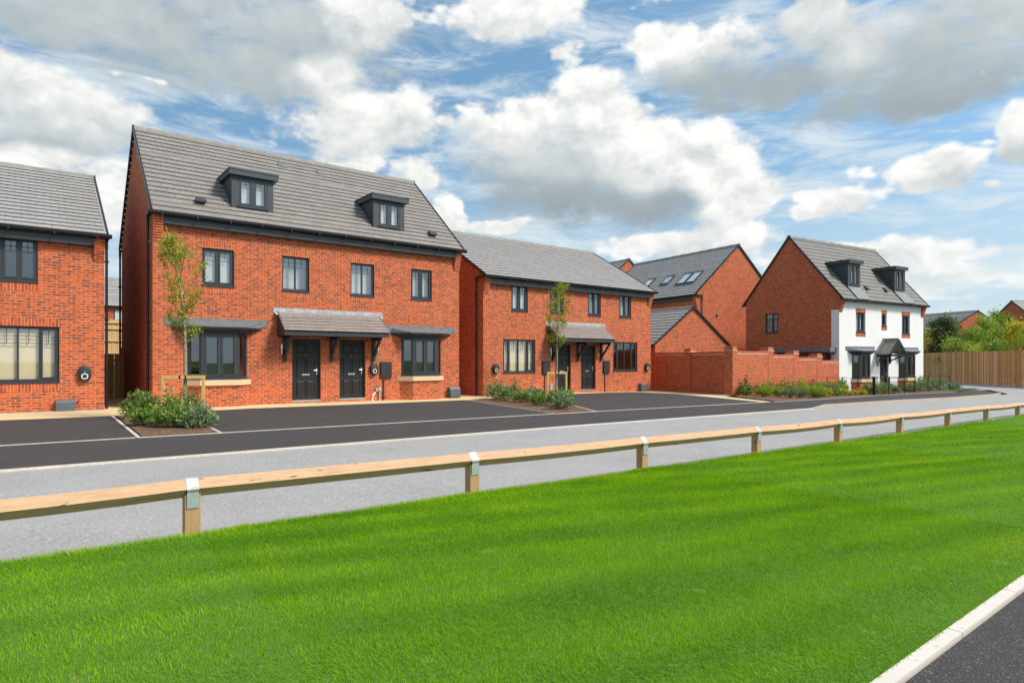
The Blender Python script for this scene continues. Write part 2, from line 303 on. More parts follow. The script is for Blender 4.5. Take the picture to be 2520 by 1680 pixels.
# ------------------------------------------------------------------ mesh helpers
class MB:
    def __init__(s): s.v = []; s.f = []; s.uv = []; s.m = []; s.mi = 0
    def face(s, pts, uv=None):
        i = len(s.v); s.v += [tuple(p) for p in pts]; s.f.append(tuple(range(i, i+len(pts)))); s.uv.append(uv); s.m.append(s.mi); return s
    def box(s, x0, x1, y0, y1, z0, z1):
        if x0 > x1: x0, x1 = x1, x0
        if y0 > y1: y0, y1 = y1, y0
        if z0 > z1: z0, z1 = z1, z0
        s.face([(x0,y0,z0),(x1,y0,z0),(x1,y0,z1),(x0,y0,z1)]); s.face([(x1,y1,z0),(x0,y1,z0),(x0,y1,z1),(x1,y1,z1)])
        s.face([(x0,y1,z0),(x0,y0,z0),(x0,y0,z1),(x0,y1,z1)]); s.face([(x1,y0,z0),(x1,y1,z0),(x1,y1,z1),(x1,y0,z1)])
        s.face([(x0,y0,z1),(x1,y0,z1),(x1,y1,z1),(x0,y1,z1)]); s.face([(x0,y1,z0),(x1,y1,z0),(x1,y0,z0),(x0,y0,z0)]); return s
    def loft(s, rings, cap=True):
        # rings: list of equal-length closed point lists
        for a, b in zip(rings, rings[1:]):
            n = len(a)
            for i in range(n): s.face([a[i], a[(i+1) % n], b[(i+1) % n], b[i]])
        if cap: s.face(list(reversed(rings[0]))); s.face(rings[-1])
        return s
    def prism(s, poly, z0, z1):
        return s.loft([[(x, y, z0) for x, y in poly], [(x, y, z1) for x, y in poly]])
    def beam(s, p0, p1, w, h, up=(0, 0, 1)):
        p0, p1 = Vector(p0), Vector(p1); d = (p1-p0).normalized(); a = d.cross(Vector(up)).normalized()*(w/2); b = a.cross(d).normalized()*(h/2)
        return s.loft([[p0-a-b, p0+a-b, p0+a+b, p0-a+b], [p1-a-b, p1+a-b, p1+a+b, p1-a+b]])
    def tube(s, pts, r, n=8, r1=None):
        pts = [Vector(p) for p in pts]; rings = []; N = len(pts)
        for i, p in enumerate(pts):
            d = (pts[min(i+1, N-1)]-pts[max(i-1, 0)]).normalized()
            a = d.cross(Vector((0, 0, 1)) if abs(d.z) < .95 else Vector((1, 0, 0))).normalized(); b = d.cross(a).normalized()
            if isinstance(r, (list, tuple)): rr = r[i]
            else: rr = r if r1 is None else r+(r1-r)*i/(N-1)
            rings.append([p+(a*math.cos(t)+b*math.sin(t))*rr for t in [2*math.pi*k/n for k in range(n)]])
        return s.loft(rings)
    def build(s, name, mat, parent=None, smooth=False, bevel=0.0, props=None):
        me = bpy.data.meshes.new(name); me.from_pydata(s.v, [], s.f)
        mats = mat if isinstance(mat, list) else [mat]
        for mm in mats: me.materials.append(mm)
        if len(mats) > 1: me.polygons.foreach_set('material_index', s.m)
        uvl = me.uv_layers.new(name='UVMap').data
        for p, uv in zip(me.polygons, s.uv):
            n = p.normal
            for k, li in enumerate(p.loop_indices):
                if uv is not None: uvl[li].uv = uv[k]; continue
                c = me.vertices[me.loops[li].vertex_index].co
                uvl[li].uv = (c.x, c.y) if abs(n.z) > .8 else ((c.y, c.z) if abs(n.x) > abs(n.y) else (c.x, c.z))
        if smooth or bevel:
            bm = bmesh.new(); bm.from_mesh(me); bmesh.ops.remove_doubles(bm, verts=bm.verts, dist=1e-5)
            if bevel: bmesh.ops.bevel(bm, geom=list(bm.edges), offset=bevel, segments=2, affect='EDGES', profile=.6)
            bm.to_mesh(me); bm.free()
        if smooth:
            for p in me.polygons: p.use_smooth = True
            me.set_sharp_from_angle(angle=R(40))
        o = bpy.data.objects.new(name, me); COL.objects.link(o)
        if parent is not None: o.parent = parent
        if props:
            for k, v in props.items(): o[k] = v
        return o
def thing(name, label, cat, loc=(0, 0, 0), rz=0.0, group=None):
    o = bpy.data.objects.new(name, None); COL.objects.link(o); o.empty_display_size = .3
    o.location = loc; o.rotation_euler = (0, 0, rz); o['label'] = label; o['category'] = cat
    if group: o['group'] = group
    return o
def tag(o, label, cat, group=None, kind=None):
    o['label'] = label; o['category'] = cat
    if group: o['group'] = group
    if kind: o['kind'] = kind
    return o
def copy_thing(root, loc, rz, label, group=None):
    r = root.copy(); COL.objects.link(r); r.location = loc; r.rotation_euler = (0, 0, rz); r['label'] = label
    if group: r['group'] = group
    for ch in list(root.children):
        c = ch.copy(); COL.objects.link(c); c.parent = r
        for g in list(ch.children):
            d = g.copy(); COL.objects.link(d); d.parent = c
    return r

# ------------------------------------------------------------------ terrain: everything falls gently along +x
BREAKS = [(-4000, .088), (-10, .088), (22, -.1296), (37, -.452), (4000, -.452)]
def G(u):
    for (a, za), (b, zb) in zip(BREAKS, BREAKS[1:]):
        if u <= b: return za+(zb-za)*(u-a)/(b-a)
    return -.452
def LAWN(u): return max(.12-.0115*(u-1.3), G(u)+.03)
def sheet(name, poly, off, mat, label=None, zf=G, thick=0.0, kind='structure', cuts=(-10, 22, 37)):
    bm = bmesh.new(); vs = [bm.verts.new((x, y, 0)) for x, y in poly]; f = bm.faces.new(vs)
    if f.normal.z < 0: f.normal_flip()
    bm.normal_update()
    for c in cuts: bmesh.ops.bisect_plane(bm, geom=list(bm.verts)+list(bm.edges)+list(bm.faces), plane_co=(c, 0, 0), plane_no=(1, 0, 0))
    bmesh.ops.triangulate(bm, faces=list(bm.faces))
    for v in bm.verts: v.co.z = zf(v.co.x)+off
    if thick:
        r = bmesh.ops.extrude_face_region(bm, geom=list(bm.faces))
        for v in [g for g in r['geom'] if isinstance(g, bmesh.types.BMVert)]: v.co.z -= thick
    bmesh.ops.recalc_face_normals(bm, faces=list(bm.faces))
    if not thick and len(bm.faces) and sum(f.normal.z for f in bm.faces) < 0:
        for f in bm.faces: f.normal_flip()
    me = bpy.data.meshes.new(name); bm.to_mesh(me); bm.free(); me.materials.append(mat)
    o = bpy.data.objects.new(name, me); COL.objects.link(o)
    if kind: o['kind'] = kind
    if label: o['label'] = label
    return o
def strip(a, b, w):
    (x0, y0), (x1, y1) = a, b; L = math.hypot(x1-x0, y1-y0); nx, ny = -(y1-y0)/L*w/2, (x1-x0)/L*w/2
    return [(x0-nx, y0-ny), (x1-nx, y1-ny), (x1+nx, y1+ny), (x0+nx, y0+ny)]

sheet('ground', [(-900, -300), (1500, -300), (1500, 1500), (-900, 1500)], -.09, M['earth'])
sheet('road', [(-40, 4.9), (60, 4.6), (72, -6), (100, -6), (82, 24), (72, 27.5), (49.5, 16.6), (46.6, 13.3), (48.2, 12.6), (44.5, 10.95), (43.2, 10.42), (21.0, 9.9), (10, 10.25), (-40, 10.75)], -.012, M['road'])
sheet('driveway_tarmac', [(-40, 10.75), (10, 10.25), (19.9, 9.85), (21.42, 12.45), (23.5, 16.7), (24.45, 18.6), (24.4, 20.55), (23.8, 20.94), (18.92, 20.68), (13.1, 19.55), (5.05, 19.52), (1.7, 18.85), (-40, 19.5)], .0, M['tarmac'])
sheet('pavement_tarmac', [(19.9, 9.85), (20.75, 9.95), (27.65, 10.12), (40.6, 10.36), (43.7, 11.0), (47.4, 12.75), (46.3, 13.2), (43.0, 12.9), (38.5, 13.75), (34.9, 13.95), (28.4, 12.97), (21.94, 12.36), (21.42, 12.45)], .004, M['tarmac'])
# buff path along the house fronts and gravel against the walls
sheet('footpath', [(-40, 19.5), (1.7, 18.85), (5.05, 19.52), (13.1, 19.55), (18.92, 20.68), (23.8, 20.94), (24.4, 20.55), (24.45, 18.6), (23.5, 16.7), (21.42, 12.45), (21.94, 12.36), (24.3, 15.95), (25.9, 16.7), (27.6, 22.6), (27.2, 31), (-40, 31)], .006, M['buff'])
sheet('gravel_strip', strip((-8, 21.40), (1.73, 21.40), .22), .014, M['gravel'])
sheet('gravel_strip', strip((2.72, 20.8), (2.72, 28.7), .20), .014, M['gravel'])
sheet('gravel_strip', [(24.3, 15.95), (25.86, 16.52), (27.35, 22.3), (27.1, 22.4), (25.3, 17.3)], .016, M['gravel'])
sheet('path', [(-60, -2.2), (90, -2.2), (90, 1.06), (-60, 1.04)], -.012, M['tarmac'], zf=LAWN)
# concrete edgings and flush kerbs
for nm, a, b, w, off in [('edging_strip', (-40, 10.75), (10, 10.25), .11, .010), ('edging_strip', (10, 10.25), (19.9, 9.85), .11, .010),
        ('drain_strip', (-40, 13.75), (1.55, 13.33), .055, .010), ('edging_strip', (3.0, 13.26), (11.6, 12.96), .05, .010), ('edging_strip', (13.15, 12.90), (21.4, 12.45), .05, .010),
        ('edging_strip', (1.60, 13.3), (1.68, 18.85), .06, .012), ('edging_strip', (1.60, 13.30), (3.0, 13.24), .05, .013), ('edging_strip', (3.0, 13.26), (3.3, 19.3), .05, .011),
        ('edging_strip', (11.6, 12.93), (12.98, 19.5), .05, .012), ('edging_strip', (11.6, 12.93), (13.15, 12.90), .05, .013), ('edging_strip', (13.15, 12.90), (16.9, 19.9), .05, .011),
        ('edging_strip', (21.94, 12.34), (28.4, 12.95), .06, .012), ('edging_strip', (28.4, 12.95), (34.9, 13.93), .06, .012), ('edging_strip', (34.9, 13.93), (38.5, 13.73), .06, .012), ('edging_strip', (38.5, 13.73), (43.0, 12.88), .06, .012)]:
    sheet(nm, strip(a, b, w), off, M['edging'], thick=.05)
ed = sheet('kerb', strip((-40, 1.09), (90, 1.115), .064), -.002, M['kerbedge'], zf=LAWN, thick=.12)
sheet('kerb', strip((-40, 5.24), (60, 4.98), .10), -.035, M['edging'], zf=LAWN, thick=.25)
# upstand kerb by the pavement on the right, ramping up from flush
kb = MB(); kp = [(19.9, 9.83, .0), (21.0, 9.90, .085), (27.6, 10.06, .10), (34, 10.20, .10), (40.6, 10.30, .09), (43.4, 10.80, .03)]
for (xa, ya, ha), (xb, yb, hb) in zip(kp, kp[1:]):
    w = .13
    kb.face([(xa, ya, G(xa)-.05), (xb, yb, G(xb)-.05), (xb, yb, G(xb)+hb), (xa, ya, G(xa)+ha)])
    kb.face([(xa, ya, G(xa)+ha), (xb, yb, G(xb)+hb), (xb, yb+w, G(xb)+hb), (xa, ya+w, G(xa)+ha)])
    kb.face([(xb, yb+w, G(xb)-.05), (xa, ya+w, G(xa)-.05), (xa, ya+w, G(xa)+ha), (xb, yb+w, G(xb)+hb)])
k_ = kb.build('kerb', M['kerbtan']); k_['kind'] = 'structure'
# planting beds
sheet('planting_bed', [(1.66, 13.33), (2.95, 13.28), (3.25, 19.2), (1.75, 18.75)], .02, M['mulch'])
sheet('planting_bed', [(11.65, 12.98), (13.1, 12.95), (16.85, 19.9), (16.0, 20.0), (13.0, 19.4)], .02, M['mulch'])
sheet('planting_bed', [(22.3, 12.42), (28.4, 13.03), (34.9, 14.01), (38.4, 13.8), (42.9, 12.98), (46.2, 13.4), (46.6, 16.2), (40, 16.1), (25.9, 16.45), (24.5, 15.5)], .02, M['mulch'])
sheet('verge', [(43.3, 12.95), (46.4, 13.3), (48.9, 13.2), (49.6, 16.4), (46.7, 16.0)], .03, M['earth'])
sheet('verge', [(46.7, 15.5), (60, 22), (58, 26), (46.0, 20)], .025, M['earth'])

# ------------------------------------------------------------------ house parts
def wall_faces(mb, x0, x1, z0, z1, y, holes, depth=.12):
    xs = sorted({x0, x1, *[h[0] for h in holes], *[h[1] for h in holes]}); zs = sorted({z0, z1, *[h[2] for h in holes], *[h[3] for h in holes]})
    for a, b in zip(xs, xs[1:]):
        for c, d in zip(zs, zs[1:]):
            mx, mz = (a+b)/2, (c+d)/2
            if any(h[0] < mx < h[1] and h[2] < mz < h[3] for h in holes): continue
            mb.face([(a, y, c), (b, y, c), (b, y, d), (a, y, d)])
    for (a, b, c, d) in holes:
        mb.face([(a, y, c), (a, y+depth, c), (a, y+depth, d), (a, y, d)][::-1]); mb.face([(b, y, c), (b, y+depth, c), (b, y+depth, d), (b, y, d)])
        mb.face([(a, y, d), (b, y, d), (b, y+depth, d), (a, y+depth, d)][::-1]); mb.face([(a, y, c), (b, y, c), (b, y+depth, c), (a, y+depth, c)])
def shell(parent, wd, dp, ze, zr, holes, mat, z0=-.3, side_holes=(), yr=None, name='wall'):
    mb = MB(); yr = dp/2 if yr is None else yr
    wall_faces(mb, 0, wd, z0, ze, 0, holes)
    mb.face([(wd, dp, z0), (0, dp, z0), (0, dp, ze), (wd, dp, ze)])
    if side_holes:
        # left wall with openings (built flat, then turned)
        t = MB(); wall_faces(t, -dp, 0, z0, ze, 0, [(-b, -a, c, d) for a, b, c, d in side_holes])
        for f in t.f: mb.face([(t.v[i][1], -t.v[i][0], t.v[i][2]) for i in f])
    else: mb.face([(0, dp, z0), (0, 0, z0), (0, 0, ze), (0, dp, ze)])
    mb.face([(0, dp, ze), (0, 0, ze), (0, yr, zr)])
    mb.face([(wd, 0, z0), (wd, dp, z0), (wd, dp, ze), (wd, 0, ze)]); mb.face([(wd, 0, ze), (wd, dp, ze), (wd, yr, zr)])
    # a floor inside the loft stops light leaking down
    mb.face([(0, 0, ze-.4), (wd, 0, ze-.4), (wd, dp, ze-.4), (0, dp, ze-.4)])
    return mb.build(name, mat, parent)
def courses(mb, x0, x1, p0, p1, gauge=.30, t=.028, flip=False, vs=0, jit=True):
    # p0 eave (y,z), p1 ridge (y,z)
    L = math.hypot(p1[0]-p0[0], p1[1]-p0[1]); n = max(1, round(L/gauge)); dy, dz = (p1[0]-p0[0])/L, (p1[1]-p0[1])/L
    ny, nz = -dz, dy
    if nz < 0: ny, nz = -ny, -nz
    for i in range(n):
        a, b = L*i/n, L*(i+1)/n
        A = (p0[0]+dy*a+ny*t, p0[1]+dz*a+nz*t); B = (p0[0]+dy*b, p0[1]+dz*b); A0 = (p0[0]+dy*a, p0[1]+dz*a)
        q = [(x0, A[0], A[1]), (x1, A[0], A[1]), (x1, B[0], B[1]), (x0, B[0], B[1])]
        u = [(x0, vs+i), (x1, vs+i), (x1, vs+i+.999), (x0, vs+i+.999)]
        # front lip, shadow gap below it and the back of the gap: each course overhangs the one beneath
        lp = t*.32; bk = min(.05, gauge*.25)
        A1 = (A[0]-ny*lp, A[1]-nz*lp); A2 = (A1[0]+dy*bk, A1[1]+dz*bk); A3 = (A0[0]+dy*bk-ny*.004, A0[1]+dz*bk-nz*.004)
        mb.face(q[::-1] if flip else q, u[::-1] if flip else u)
        for k_, (s_, e_) in enumerate(((A1, A), (A2, A1), (A3, A2))):
            r = [(x0, s_[0], s_[1]), (x1, s_[0], s_[1]), (x1, e_[0], e_[1]), (x0, e_[0], e_[1])]
            ur = [(x0, vs+i+.02+.03*k_), (x1, vs+i+.02+.03*k_), (x1, vs+i+.05+.03*k_), (x0, vs+i+.05+.03*k_)]
            mb.face(r[::-1] if flip else r, ur[::-1] if flip else ur)
def gable_roof(parent, wd, dp, ze, zr, mat, over=.28, ox=.05, gauge=.30, yr=None, width=None, oy=None):
    yr = dp/2 if yr is None else yr
    mb = MB(); sl = (zr-ze)/(yr+over); 
    courses(mb, -ox, wd+ox, (-over, ze), (yr, zr), gauge)
    courses(mb, -ox, wd+ox, (2*yr+over, ze), (yr, zr), gauge, flip=True, vs=100)
    rf = mb.build('roof', mat, parent)
    rb = MB(); n = int((wd+2*ox)/.45)
    for i in range(n):
        a = -ox+(wd+2*ox)*i/n; b = -ox+(wd+2*ox)*(i+1)/n-.006; e = .012 if i % 2 else .0
        ring = [(-.15, -.10), (-.10, .02+e), (0, .07+e), (.10, .02+e), (.15, -.10)]
        rb.loft([[(a, yr+p, zr+q) for p, q in ring], [(b, yr+p, zr+q) for p, q in ring]])
    rb.build('ridge_tiles', M['ridge'], rf)
    for x in (-ox-.012, wd+ox+.012):
        vb = MB()
        for s_ in (-1, 1):
            ye = -over if s_ < 0 else 2*yr+over
            vb.beam((x, ye, ze-.012), (x, yr, zr-.012), .045, .11)
        vb.box(x-.028, x+.028, yr-.10, yr+.10, zr-.14, zr+.055)
        vb.build('verge', M['black'], parent)
    return rf
def eaves(parent, wd, ze, over=.28, fz=.24, side=True, x0=.27, x1=None, left_ret=True, dp=None, pipes=()):
    x1 = wd-.27 if x1 is None else x1
    mb = MB(); mb.box(x0, x1, -over+.07, .02, ze-fz-.10, ze-.01); mb.build('fascia', M['upvc'], parent)
    g = MB(); ga, gb = -.16, wd+.16; y = -over-.035; z = ze-.055; N = 7
    ring = [(-.065, .05), (-.062, -.01), (-.04, -.05), (0, -.066), (.04, -.05), (.062, -.01), (.065, .05)]
    g.loft([[(ga, y+p, z+q) for p, q in ring], [(gb, y+p, z+q) for p, q in ring]])
    k = int(wd/.95)
    for i in range(k+1):
        x = .2+(wd-.4)*i/k; g.box(x-.022, x+.022, y-.075, y+.08, z-.085, z+.045)
    if left_ret:
        for xx in (-.13, wd+.03): g.box(xx, xx+.10, -over+.03, .42, z-.03, z+.035)
        if dp:
            MB().box(0, wd, dp+over-.03, dp+over+.09, z-.06, z+.05).build('gutter', M['black'], parent)
    g.build('gutter', M['black'], parent)
    for (x, yy, zb) in pipes:
        p = MB(); p.tube([(x, yy, z-.02), (x, yy, zb)], .036, 10)
        for zz in (zb+.9, zb+2.6, zb+4.3):
            if zz < z-.3: p.tube([(x, yy, zz), (x, yy, zz+.07)], .046, 10); p.box(x-.07, x+.07, yy-.02, yy+.03, zz+.02, zz+.05)
        p.tube([(x, yy, z-.30), (x, yy, z-.02)], .044, 10)
        p.build('downpipe', M['black'], parent, smooth=True)
def corbels(parent, wd, ze, over=.28, n=8, mat=None):
    for a in (0, wd):
        mb = MB()
        for i in range(n):
            z = ze-.16-.075*(n-i); y = -(over-.06)*(i+1)/n
            lo, hi = (a-.002, a+.262) if a == 0 else (a-.262, a+.002)
            mb.box(lo, hi, y, .01, z, z+.0745)
        mb.box(lo, hi, -(over-.055), .01, ze-.16, ze-.02)
        mb.build('corbel', mat or M['brick'], parent)
        mbk = None
def soldier(parent, x0, x1, zb, y=0, name='brick_header'):
    MB().box(x0, x1, y-.004, y+.02, zb, zb+.222).build(name, M['soldier'], parent)
def window(parent, x0, x1, z0, z1, y=0, lights=(1, 1), opening=None, blind='blind', bars=True, thick=.058, sill=True, barmat=None, heads=True, rec=.065, glass='glass', open_gap=False, xf=None, arch=False, off=.10):
    """lights: relative widths; opening: set of indices with a casement frame; xf: transform applied to every point"""
    opening = set(range(len(lights))) if opening is None else set(opening)
    def T(mb):
        if xf: mb.v = [tuple(xf(Vector(p))) for p in mb.v]
        return mb
    fr = MB(); gp = MB(); bl = MB(); yf = y+rec; ft = thick
    zb = z0+.05 if sill else z0
    fr.box(x0, x0+ft, yf, yf+.07, zb, z1); fr.box(x1-ft, x1, yf, yf+.07, zb, z1); fr.box(x0+ft, x1-ft, yf, yf+.07, z1-ft, z1); fr.box(x0+ft, x1-ft, yf, yf+.07, zb, zb+ft)
    tot = sum(lights); W_ = (x1-x0-2*ft); xa = x0+ft
    for i, l in enumerate(lights):
        xb = xa+W_*l/tot
        if i < len(lights)-1: fr.box(xb-.024, xb+.024, yf+.001, yf+.069, zb+ft, z1-ft)
        a, b, c, d = xa+(.024 if i else 0), xb-(.024 if i < len(lights)-1 else 0), zb+ft, z1-ft
        if i in opening:
            s = .045; fr.box(a, a+s, yf-.014, yf+.05, c, d); fr.box(b-s, b, yf-.014, yf+.05, c, d); fr.box(a+s, b-s, yf-.014, yf+.05, c, c+s); fr.box(a+s, b-s, yf-.014, yf+.05, d-s, d); a, b, c, d = a+s, b-s, c+s, d-s
        gp.face([(a, yf+.035, c), (b, yf+.035, c), (b, yf+.035, d), (a, yf+.035, d)])
        if bars:
            h = d-c; t = .008 if bars != 'fine' else .0045; h1, h2 = d-h*.145, d-h*.29; m_ = (a+b)/2
            for (p, q, r, s2) in ((a, b, h1-t, h1+t), (a, b, h2-t, h2+t), (m_-t, m_+t, h2, d)): fr.box(p, q, yf+.018, yf+.034, r, s2)
        xa = xb
    w = T(fr).build('window', M['upvc'], parent)
    T(gp).build('pane', M[glass], w)
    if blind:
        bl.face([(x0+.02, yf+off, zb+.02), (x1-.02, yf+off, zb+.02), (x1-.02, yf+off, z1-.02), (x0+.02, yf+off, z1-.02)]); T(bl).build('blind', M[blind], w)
    if sill: T(MB().box(x0-.012, x1+.012, y-.028, yf+.072, z0, z0+.048)).build('sill', M['upvc'], w)
    return w
def front_door(parent, x0, x1, z0, z1, y=0, rec=.075, handle_right=True):
    f = MB(); t = .055; yf = y+rec
    f.box(x0, x0+t, yf, yf+.07, z0, z1); f.box(x1-t, x1, yf, yf+.07, z0, z1); f.box(x0+t, x1-t, yf, yf+.07, z1-t, z1)
    d = MB(); a, b, c, e = x0+t, x1-t, z0+.045, z1-t; W_ = b-a; H = e-c
    d.box(a, b, yf+.03, yf+.065, c, e)
    for (pz, ph) in ((.06, .25), (.38, .32), (.79, .14)):      # three rows of raised panels
        for px in (.16, .55):
            X0, X1, Z0, Z1 = a+W_*px, a+W_*(px+.29), c+H*pz, c+H*(pz+ph)
            d.loft([[(X0-.02, yf+.0305, Z0-.02), (X1+.02, yf+.0305, Z0-.02), (X1+.02, yf+.0305, Z1+.02), (X0-.02, yf+.0305, Z1+.02)],
                    [(X0-.012, yf+.016, Z0-.012), (X1+.012, yf+.016, Z0-.012), (X1+.012, yf+.016, Z1+.012), (X0-.012, yf+.016, Z1+.012)],
                    [(X0, yf+.026, Z0), (X1, yf+.026, Z0), (X1, yf+.026, Z1), (X0, yf+.026, Z1)],
                    [(X0+.03, yf+.018, Z0+.03), (X1-.03, yf+.018, Z0+.03), (X1-.03, yf+.018, Z1-.03), (X0+.03, yf+.018, Z1-.03)]])
    d_ = d.build('front_door', M['door'], parent)
    f.build('door_frame', M['blackpaint'], d_)
    h = MB(); hx = b-.055 if handle_right else a+.055; hz = c+H*.475
    h.box(hx-.016, hx+.016, yf+.018, yf+.030, hz-.12, hz+.12); s_ = -1 if handle_right else 1
    h.tube([(hx, yf+.02, hz+.035), (hx, yf-.025, hz+.035), (hx+s_*.11, yf-.028, hz+.035)], .010, 8); h.build('handle', M['steel'], d_)
    MB().box(a+W_*.35, a+W_*.65, yf+.010, yf+.03, c+H*.405, c+H*.435).build('letter_plate', M['steel'], d_)
    MB().box(x0-.01, x1+.01, y-.01, yf+.07, z0-.02, z0+.04).build('threshold', M['steel'], d_)
    s = MB(); s.tube([(a+W_*.5, yf+.028, c+H*.73), (a+W_*.5, yf+.012, c+H*.73)], .011, 8); s.build('spyhole', M['steel'], d_)
    return d_
BAY = lambda c, p, hw, sp: [(c-hw, 0), (c-hw+sp, -p), (c+hw-sp, -p), (c+hw, 0)]
def bay_window(parent, c, z0, y=0, hw=.865, blinds=None, xf=None, base=True, ground=-.3, lit=None):
    """splayed bay: brick base, stone sill, three glazed faces, cornice and lead roof. z0 = floor level"""
    def B(mb, name, mat, par, **k):
        if xf: mb.v = [tuple(xf(Vector(p))) for p in mb.v]
        return mb.build(name, mat, par, **k)
    pl = BAY(c, .30, hw, .34)
    bb = MB()
    def facets(mb, pl, za, zb, off=0):
        u = 0
        for (a, b) in zip(pl, pl[1:]):
            L = math.hypot(b[0]-a[0], b[1]-a[1]); mb.face([(*a, za), (*b, za), (*b, zb), (*a, zb)], [(u, za), (u+L, za), (u+L, zb), (u, zb)]); u += L
    pb = BAY(c, .33, hw+.05, .36); pb = [(p[0], p[1] if p[1] < 0 else .0) for p in pb]
    facets(bb, pb, ground, z0+.66); root = B(bb, 'bay_window', M['brick'], parent)
    ps = BAY(c, .40, hw+.12, .40)
    B(MB().prism(ps, z0+.66, z0+.83), 'stone_sill', M['stone'], root)
    B(MB().prism(BAY(c, .355, hw+.06, .36), z0+.832, z0+.875), 'sill', M['upvc'], root)
    # frames
    fr = MB(); gl = MB()
    for k, (a, b) in enumerate(zip(pl, pl[1:])):
        a, b = Vector((*a, 0)), Vector((*b, 0)); d = (b-a).normalized(); nrm = Vector((d.y, -d.x, 0)); L = (b-a).length
        za, zb = z0+.875, z0+2.28
        def bx(m, s0, s1, c0, c1, n0, n1):
            P_ = [a+d*s_+nrm*n_ for s_, n_ in ((s0, n0), (s1, n0), (s1, n1), (s0, n1))]
            m.loft([[(p.x, p.y, c0) for p in P_], [(p.x, p.y, c1) for p in P_]])
        nl = 2 if k == 1 else 1
        bx(fr, 0, .085, za, zb, -.07, 0); bx(fr, L-.085, L, za, zb, -.07, 0); bx(fr, .085, L-.085, za, za+.075, -.07, 0); bx(fr, .085, L-.085, zb-.09, zb, -.07, 0)
        if nl == 2: bx(fr, L/2-.03, L/2+.03, za+.075, zb-.09, -.07, 0)
        for j in range(nl):
            s0 = .085 if j == 0 else L/2+.03; s1 = L-.085 if j == nl-1 else L/2-.03
            c0, c1 = za+.075, zb-.09
            if nl == 2:
                bx(fr, s0, s0+.05, c0, c1, -.05, .012); bx(fr, s1-.05, s1, c0, c1, -.05, .012); bx(fr, s0+.05, s1-.05, c0, c0+.05, -.05, .012); bx(fr, s0+.05, s1-.05, c1-.05, c1, -.05, .012)
                s0 += .05; s1 -= .05; c0 += .05; c1 -= .05
            q = [a+d*s0-nrm*.035, a+d*s1-nrm*.035]
            gl.face([(q[0].x, q[0].y, c0), (q[1].x, q[1].y, c0), (q[1].x, q[1].y, c1), (q[0].x, q[0].y, c1)])
            h = c1-c0
            for zz in (c1-.14*h, c1-.28*h): bx(fr, s0, s1, zz-.004, zz+.004, -.045, -.036)
            bx(fr, (s0+s1)/2-.004, (s0+s1)/2+.004, c1-.28*h, c1, -.045, -.036)
    B(fr, 'window_frame', M['upvc'], root); B(gl, 'pane', M['glass'], root)
    if blinds: B(MB().box(c-hw+.1, c+hw-.1, .02, .05, z0+.9, z0+2.25), 'blind', M[blinds], root)
    # dark moulded cornice
    cz = [(z0+2.28, .34, .93, .34), (z0+2.30, .39, 1.00, .40), (z0+2.34, .40, 1.02, .42), (z0+2.345, .45, 1.14, .50), (z0+2.39, .46, 1.17, .52), (z0+2.40, .51, 1.29, .60), (z0+2.455, .52, 1.33, .62)]
    B(MB().loft([[(x, y_, z) for x, y_ in BAY(c, p, h, s)] for z, p, h, s in cz]), 'cornice', M['upvc'], root)
    # lead roof dressed up the wall, with a few laps
    ld = MB(); top = BAY(c, .535, 1.345, .63)
    ld.prism(top, z0+2.456, z0+2.475)
    ld.loft([[(x, y_, z0+2.476) for x, y_ in BAY(c, .52, 1.33, .62)], [(x, y_, z0+2.60) for x, y_ in BAY(c, .10, 1.28, .08)], [(x, y_, z0+2.61) for x, y_ in BAY(c, .02, 1.28, .01)]])
    ld.box(c-1.46, c+1.46, -.022, .0, z0+2.50, z0+2.73)
    for k in range(5):   # stepped soakers at both ends
        for s_ in (-1, 1):
            zz = z0+2.46+k*.05; ld.face([(c+s_*1.44, -.008-.001*k, zz), (c+s_*1.54, -.008-.001*k, zz+.055), (c+s_*1.44, -.008-.001*k, zz+.055)][::1 if s_ > 0 else -1])
    B(ld, 'lead_roof', M['lead'], root)
    return root
def lean_canopy(parent, x0, x1, zt, proj=.80, rise=.72, brackets=(), zb=2.20):
    r = MB(); ze = zt-rise-.08
    courses(r, x0+.05, x1-.05, (-proj-.04, ze+.03), (0, zt-.12), gauge=.175, t=.016)
    root = r.build('canopy', M['tile_small'], parent)
    c = MB(); c.box(x0+.06, x1-.06, -proj, -.01, ze-.13, ze+.005)
    for xx in (x0+.075, x1-.075): c.beam((xx, -proj, ze-.01), (xx, 0, zt-.17), .035, .11); 
    c.loft([[(x0+.06, -proj, ze), (x0+.06, -.01, ze), (x0+.06, -.01, zt-.16)], [(x1-.06, -proj, ze), (x1-.06, -.01, ze), (x1-.06, -.01, zt-.16)]])
    c.build('canopy_fascia', M['upvc'], root)
    l = MB(); l.box(x0-.06, x1+.06, -.012, 0, zt-.17, zt); l.face([(x0-.02, -.012, zt-.14), (x1+.02, -.012, zt-.14), (x1+.02, -.17, zt-.235), (x0-.02, -.17, zt-.235)][::-1]); l.build('flashing', M['leadnew'], root)
    for xx in brackets:
        b = MB(); b.box(xx-.05, xx+.05, -.09, -.002, 1.40, ze-.13); b.box(xx-.045, xx+.045, -proj+.16, -.09, ze-.22, ze-.131); b.beam((xx, -.09, 1.62), (xx, -proj+.22, ze-.20), .075, .075)
        b.build('bracket', M['blackpaint'], root)
    return root
